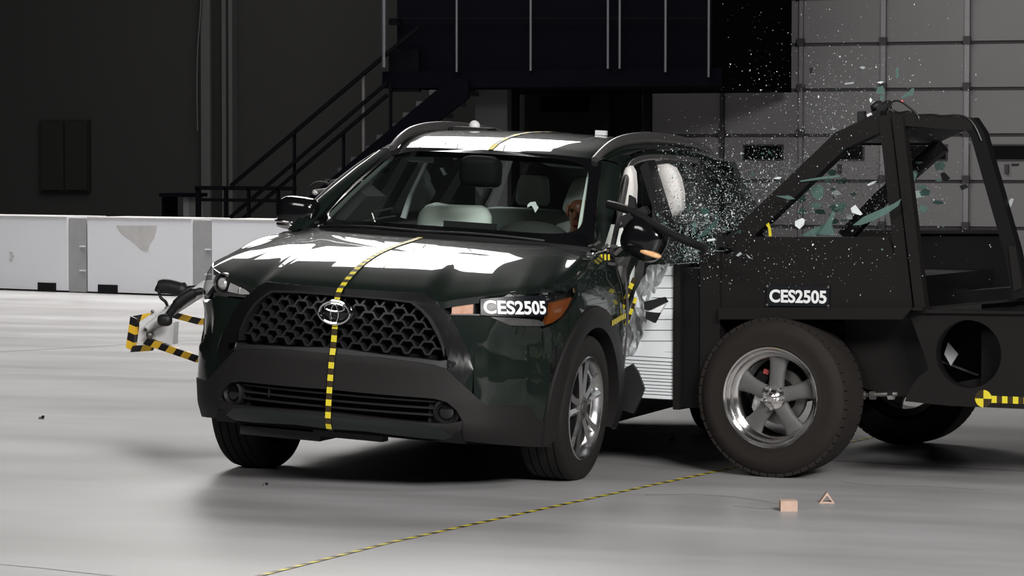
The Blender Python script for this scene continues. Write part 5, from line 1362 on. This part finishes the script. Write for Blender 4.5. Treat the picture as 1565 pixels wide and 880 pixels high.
# ------------------------------------------------------------------ flying glass
def chip(name, m, px, d, th=.004, tilt=None):
    Q = [on(u, v, MDY, MDY.dot(MDO) + d) for u, v in px]; c = sum(Q, V()) / len(Q)
    Q = [q - c for q in Q]
    if tilt: Rm = Matrix.Rotation(tilt, 3, MDX); Q = [Rm @ q for q in Q]
    b = MB(); b.prism(Q, MDY * th); o = b.build(name, m, None, smooth=0); o.location = c; return o
BIG = [
 ('glass_shard', 'teal', [(1341, 133), (1349, 131), (1352, 138), (1350, 144), (1342, 144), (1339, 139)], .35, 'rounded teal glass shard flying highest, right above the cage camera'),
 ('glass_shard', 'teal', [(1344, 146), (1350, 145), (1349, 153), (1345, 153)], .36, 'small teal glass shard directly under the highest teal shard'),
 ('glass_shard', 'teal', [(1377, 148), (1383, 143), (1389, 140), (1394, 134), (1397, 137), (1395, 146), (1388, 147), (1382, 150)], .35, 'jagged teal glass shard up right of the cage camera'),
 ('glass_shard', 'teal', [(1303, 344), (1320, 331), (1345, 320), (1366, 311), (1377, 304), (1373, 314), (1355, 327), (1335, 337), (1315, 344)], .05, 'largest long teal glass blade crossing the cage post'),
 ('glass_shard', 'teal', [(1222, 276), (1250, 271), (1282, 267.5), (1284, 270), (1255, 274), (1224, 278)], .1, 'long thin pale teal glass sliver beside the cage diagonal'),
 ('glass_shard', 'teal', [(1185, 299), (1207, 299), (1215, 304), (1205, 305)], .05, 'flat teal glass sliver lying across the cage diagonal'),
 ('glass_shard', 'teal', [(1240, 288), (1250, 281), (1258, 286), (1258, 300), (1250, 306), (1241, 299)], .4, 'broad teal glass shard hanging inside the cage near the diagonal'),
 ('glass_shard', 'teal', [(1275, 312), (1292, 308), (1294, 317), (1277, 321)], .4, 'squarish teal glass shard in the middle of the cage opening'),
 ('glass_shard', 'teal', [(1224, 360), (1244, 348), (1268, 340), (1276, 352), (1262, 358), (1245, 361)], .3, 'wide teal glass shard resting above the cart side panel'),
 ('glass_shard', 'teal', [(1250, 358), (1262, 342), (1272, 322), (1277, 326), (1270, 345), (1276, 360)], .25, 'upright pointed teal glass shard above the number plate'),
 ('glass_shard', 'teal', [(1428, 250), (1440, 246), (1445, 253), (1441, 260), (1430, 261)], .5, 'rounded teal glass shard right of the cage post'),
 ('glass_shard', 'teal', [(1383, 278), (1396, 262), (1402, 266), (1394, 285), (1386, 288)], .4, 'slanting teal glass shard just right of the cage post'),
 ('glass_shard', 'shard_white', [(1300, 318), (1307, 313), (1318, 327), (1315, 329), (1302, 325)], .2, 'brightest white glass shard in the middle of the cage opening'),
 ('glass_shard', 'shard_white', [(1215, 338), (1226, 333), (1230, 336), (1228, 344), (1222, 350), (1215, 345)], .15, 'bright white glass shard low in the cage, left of the teal cluster'),
 ('glass_shard', 'shard_white', [(1181, 273), (1188, 270), (1195, 271), (1191, 274)], .2, 'small flat white shard left of the cage diagonal'),
 ('glass_shard', 'shard_white', [(1325, 282), (1335, 277), (1341, 276), (1335, 281), (1327, 284)], .2, 'thin white glass sliver beside the cage post, halfway up'),
 ('glass_shard', 'shard_white', [(1340, 126), (1346, 124), (1351, 125), (1346, 128)], .4, 'flat white glass chip just above the highest teal shard'),
 ('glass_shard', 'shard_grey', [(1313, 103), (1318, 101), (1323, 103), (1319, 106)], .5, 'pale oval glass chip high above the cage diagonal'),
 ('glass_shard', 'shard_grey', [(1290, 127), (1305, 125), (1304, 128), (1293, 129)], .5, 'grey flat glass chip high up, left of the camera'),
 ('glass_shard', 'teal', [(1369, 104), (1373, 102), (1373, 118), (1369, 120)], .5, 'narrow upright teal chip high above the cage roof'),
 ('glass_shard', 'shard_grey', [(1361, 275), (1364, 273), (1361, 264)], .3, 'tiny grey glass splinter tucked against the cage post'),
 ('glass_shard', 'teal_dark', [(1062, 364), (1085, 345), (1098, 330), (1094, 345), (1078, 360)], .1, 'dark teal glass blade in the dense spray beside the car'),
 ('glass_shard', 'shard_white', [(1080, 366), (1092, 364), (1093, 367), (1081, 369)], .06, 'white glass sliver low in the dense spray above the cart post'),
 ('glass_shard', 'shard_grey', [(1125, 390), (1131, 385), (1134, 388), (1128, 392)], .06, 'grey chip in front of the cart side panel, left of the other'),
 ('glass_shard', 'shard_grey', [(1140, 388), (1144, 391), (1148, 395), (1144, 394)], .06, 'curved grey chip in front of the cart side panel, right of the other'),
 ('black_chip', 'black', [(1437, 265), (1443, 263), (1452, 272), (1446, 277), (1440, 276)], .4, 'black plastic chip flying right of the cage post'),
 ('black_chip', 'black', [(1237, 104), (1242, 103), (1241, 112), (1238, 113)], .6, 'black chip flying high left of all the teal shards'),
 ('black_chip', 'black', [(1466, 284), (1476, 281), (1480, 286), (1470, 291)], .4, 'black chip flying near the rear leg of the cage'),
 ('black_chip', 'black', [(1545, 250), (1558, 250), (1556, 254), (1546, 254)], .5, 'thin black chip flying at the far right beyond the cage'),
 ('grey_chip', 'shard_grey', [(1534, 318), (1545, 303), (1549, 304), (1546, 314), (1538, 324)], .2, 'grey blade flying behind the rear leg of the cage'),
 ('yellow_scrap', 'yellow', [(1167, 340), (1174, 338), (1178, 350), (1179, 361), (1175, 361), (1174, 348)], .12, 'crumpled yellow tape scrap standing on the cart side panel'),
]
for nm, m, px, d, lb in BIG:
    tag(chip(nm, m, px, d), lb, 'glass shard' if nm == 'glass_shard' else 'scrap', 'large flying glass shards' if nm == 'glass_shard' else None)

# the fine spray: 300 chips as things of their own, the dust of glass as one object
r4 = random.Random(21)
def cloud():
    k = r4.random()
    if k < .20:   u, v = r4.gauss(1085, 36), r4.gauss(346, 22); y = r4.uniform(-.02, .9)
    elif k < .28: u, v = r4.gauss(1060, 22), r4.gauss(388, 10); y = r4.uniform(-.02, .4)
    elif k < .54: u, v = r4.gauss(1150, 62), r4.gauss(290, 42); y = r4.uniform(0, 1.4)
    elif k < .62: u, v = r4.gauss(1040, 22), r4.gauss(300, 40); y = r4.uniform(.1, 1.0)
    elif k < .84: u, v = r4.gauss(1290, 70), r4.gauss(295, 40); y = r4.uniform(.1, 1.5)
    elif k < .94: u, v = r4.gauss(1280, 60), r4.gauss(175, 55); y = r4.uniform(0, 1.4)
    elif k < .97: u, v = r4.uniform(1100, 1500), r4.uniform(5, 260); y = r4.uniform(0, 1.6)
    else:         u, v = r4.gauss(1200, 110), r4.gauss(400, 26); y = r4.uniform(-.10, .06)
    return u, v, y
def valid(u, v, y):
    if not (1000 < u < 1560 and -20 < v < 460): return False
    if v > 356 and u > 1095 and y > .05: return False
    if v > 384 and u > 1068 and y > .04: return False
    if v > 404 and y > .03: return False
    return True
def chipmesh(seed):
    q = random.Random(seed); n = q.randint(4, 6)
    P = [V((math.cos(2 * PI * k / n + q.uniform(-.4, .4)) * q.uniform(.5, 1.1), math.sin(2 * PI * k / n) * q.uniform(.4, 1.0), 0)) for k in range(n)]
    b = MB(); b.prism(P, (0, 0, .25)); return b
mats = ['shard_white', 'shard_grey', 'shard_grey', 'teal', 'shard_white', 'shard_grey', 'teal_dark', 'teal']
protos = []
for i, m in enumerate(mats):
    o = chipmesh(i).build('glass_chip', m, None, smooth=0); protos.append(o)
n = 0
while n < 262:
    u, v, y = cloud()
    if not valid(u, v, y): continue
    i = r4.randrange(len(mats)); o = protos[n] if n < len(protos) else protos[i].copy()
    if n >= len(protos): col.objects.link(o)
    s_ = r4.choice([.0055, .006, .007, .008, .010, .013])
    if u < 1135 and v > 315 and mats[n if n < len(protos) else i].startswith('teal'): s_ *= 1.9
    o.location = on(u, v, MDY, MDY.dot(MDO) + y); o.rotation_euler = (r4.uniform(0, 6), r4.uniform(0, 6), r4.uniform(0, 6)); o.scale = (s_, s_ * r4.uniform(.5, 1), s_ * .6)
    cn_ = {'shard_white': 'white', 'shard_grey': 'grey', 'teal': 'pale teal', 'teal_dark': 'dark teal'}[mats[n if n < len(protos) else i]]
    zn_ = 'in the dense glass spray beside the car window' if u < 1130 else ('flying high above the cage and the car roof' if v < 200 else ('in the loose spray left of the cage post' if u < 1365 else 'in the loose spray right of the cage post'))
    tag(o, 'small angular %s glass chip %s' % (cn_, zn_), 'glass chip', '%s glass chips %s' % (cn_, zn_)); n += 1
for n in range(30):
    if n < 20: u, v = r4.gauss(1268, 24), r4.gauss(318, 26)
    else: u, v = r4.gauss(1408, 22), r4.gauss(280, 18)
    v = min(v, 352); c = r4.uniform(5, 11); a0 = r4.uniform(0, 6); el = r4.uniform(.35, .9)
    pts = [(u + c * r4.uniform(.6, 1.1) * math.cos(a0 + q * 2 * PI / 5), v + c * el * r4.uniform(.6, 1.1) * math.sin(a0 + q * 2 * PI / 5)) for q in range(5)]
    where = 'in the cluster left of the cage post' if n < 20 else 'in the small cluster right of the cage post'
    tag(chip('glass_piece', 'teal' if n % 3 else 'teal_dark', pts, r4.uniform(.2, 1.2), .004, r4.uniform(-.7, .7)), ('pale' if n % 3 else 'dark') + ' teal glass piece floating ' + where, 'glass shard', ('pale' if n % 3 else 'dark') + ' teal pieces ' + where)
dust = MB(); k = 0
while k < 13000:
    u, v, y = cloud()
    if not valid(u, v, y): continue
    p = on(u, v, MDY, MDY.dot(MDO) + y); s_ = r4.choice([.0016, .002, .0026, .0034, .0045])
    q = [V((r4.gauss(0, 1), r4.gauss(0, 1), r4.gauss(0, 1))).normalized() * s_ * r4.uniform(.6, 1.3) for _ in range(4)]
    mi = r4.choice([0, 0, 1, 1, 1, 2, 3]); bi = len(dust.v); dust.v += [tuple(p + a) for a in q]
    dust.f += [(bi, bi + 1, bi + 2), (bi, bi + 2, bi + 3), (bi, bi + 3, bi + 1), (bi + 1, bi + 3, bi + 2)]; dust.m += [mi] * 4; k += 1
o = dust.build('glass_dust', ['shard_white', 'shard_grey', 'teal', 'teal_dark'], None, smooth=0)
tag(o, 'fine glittering dust of shattered window glass spraying from the car side', 'glass', kind='stuff')
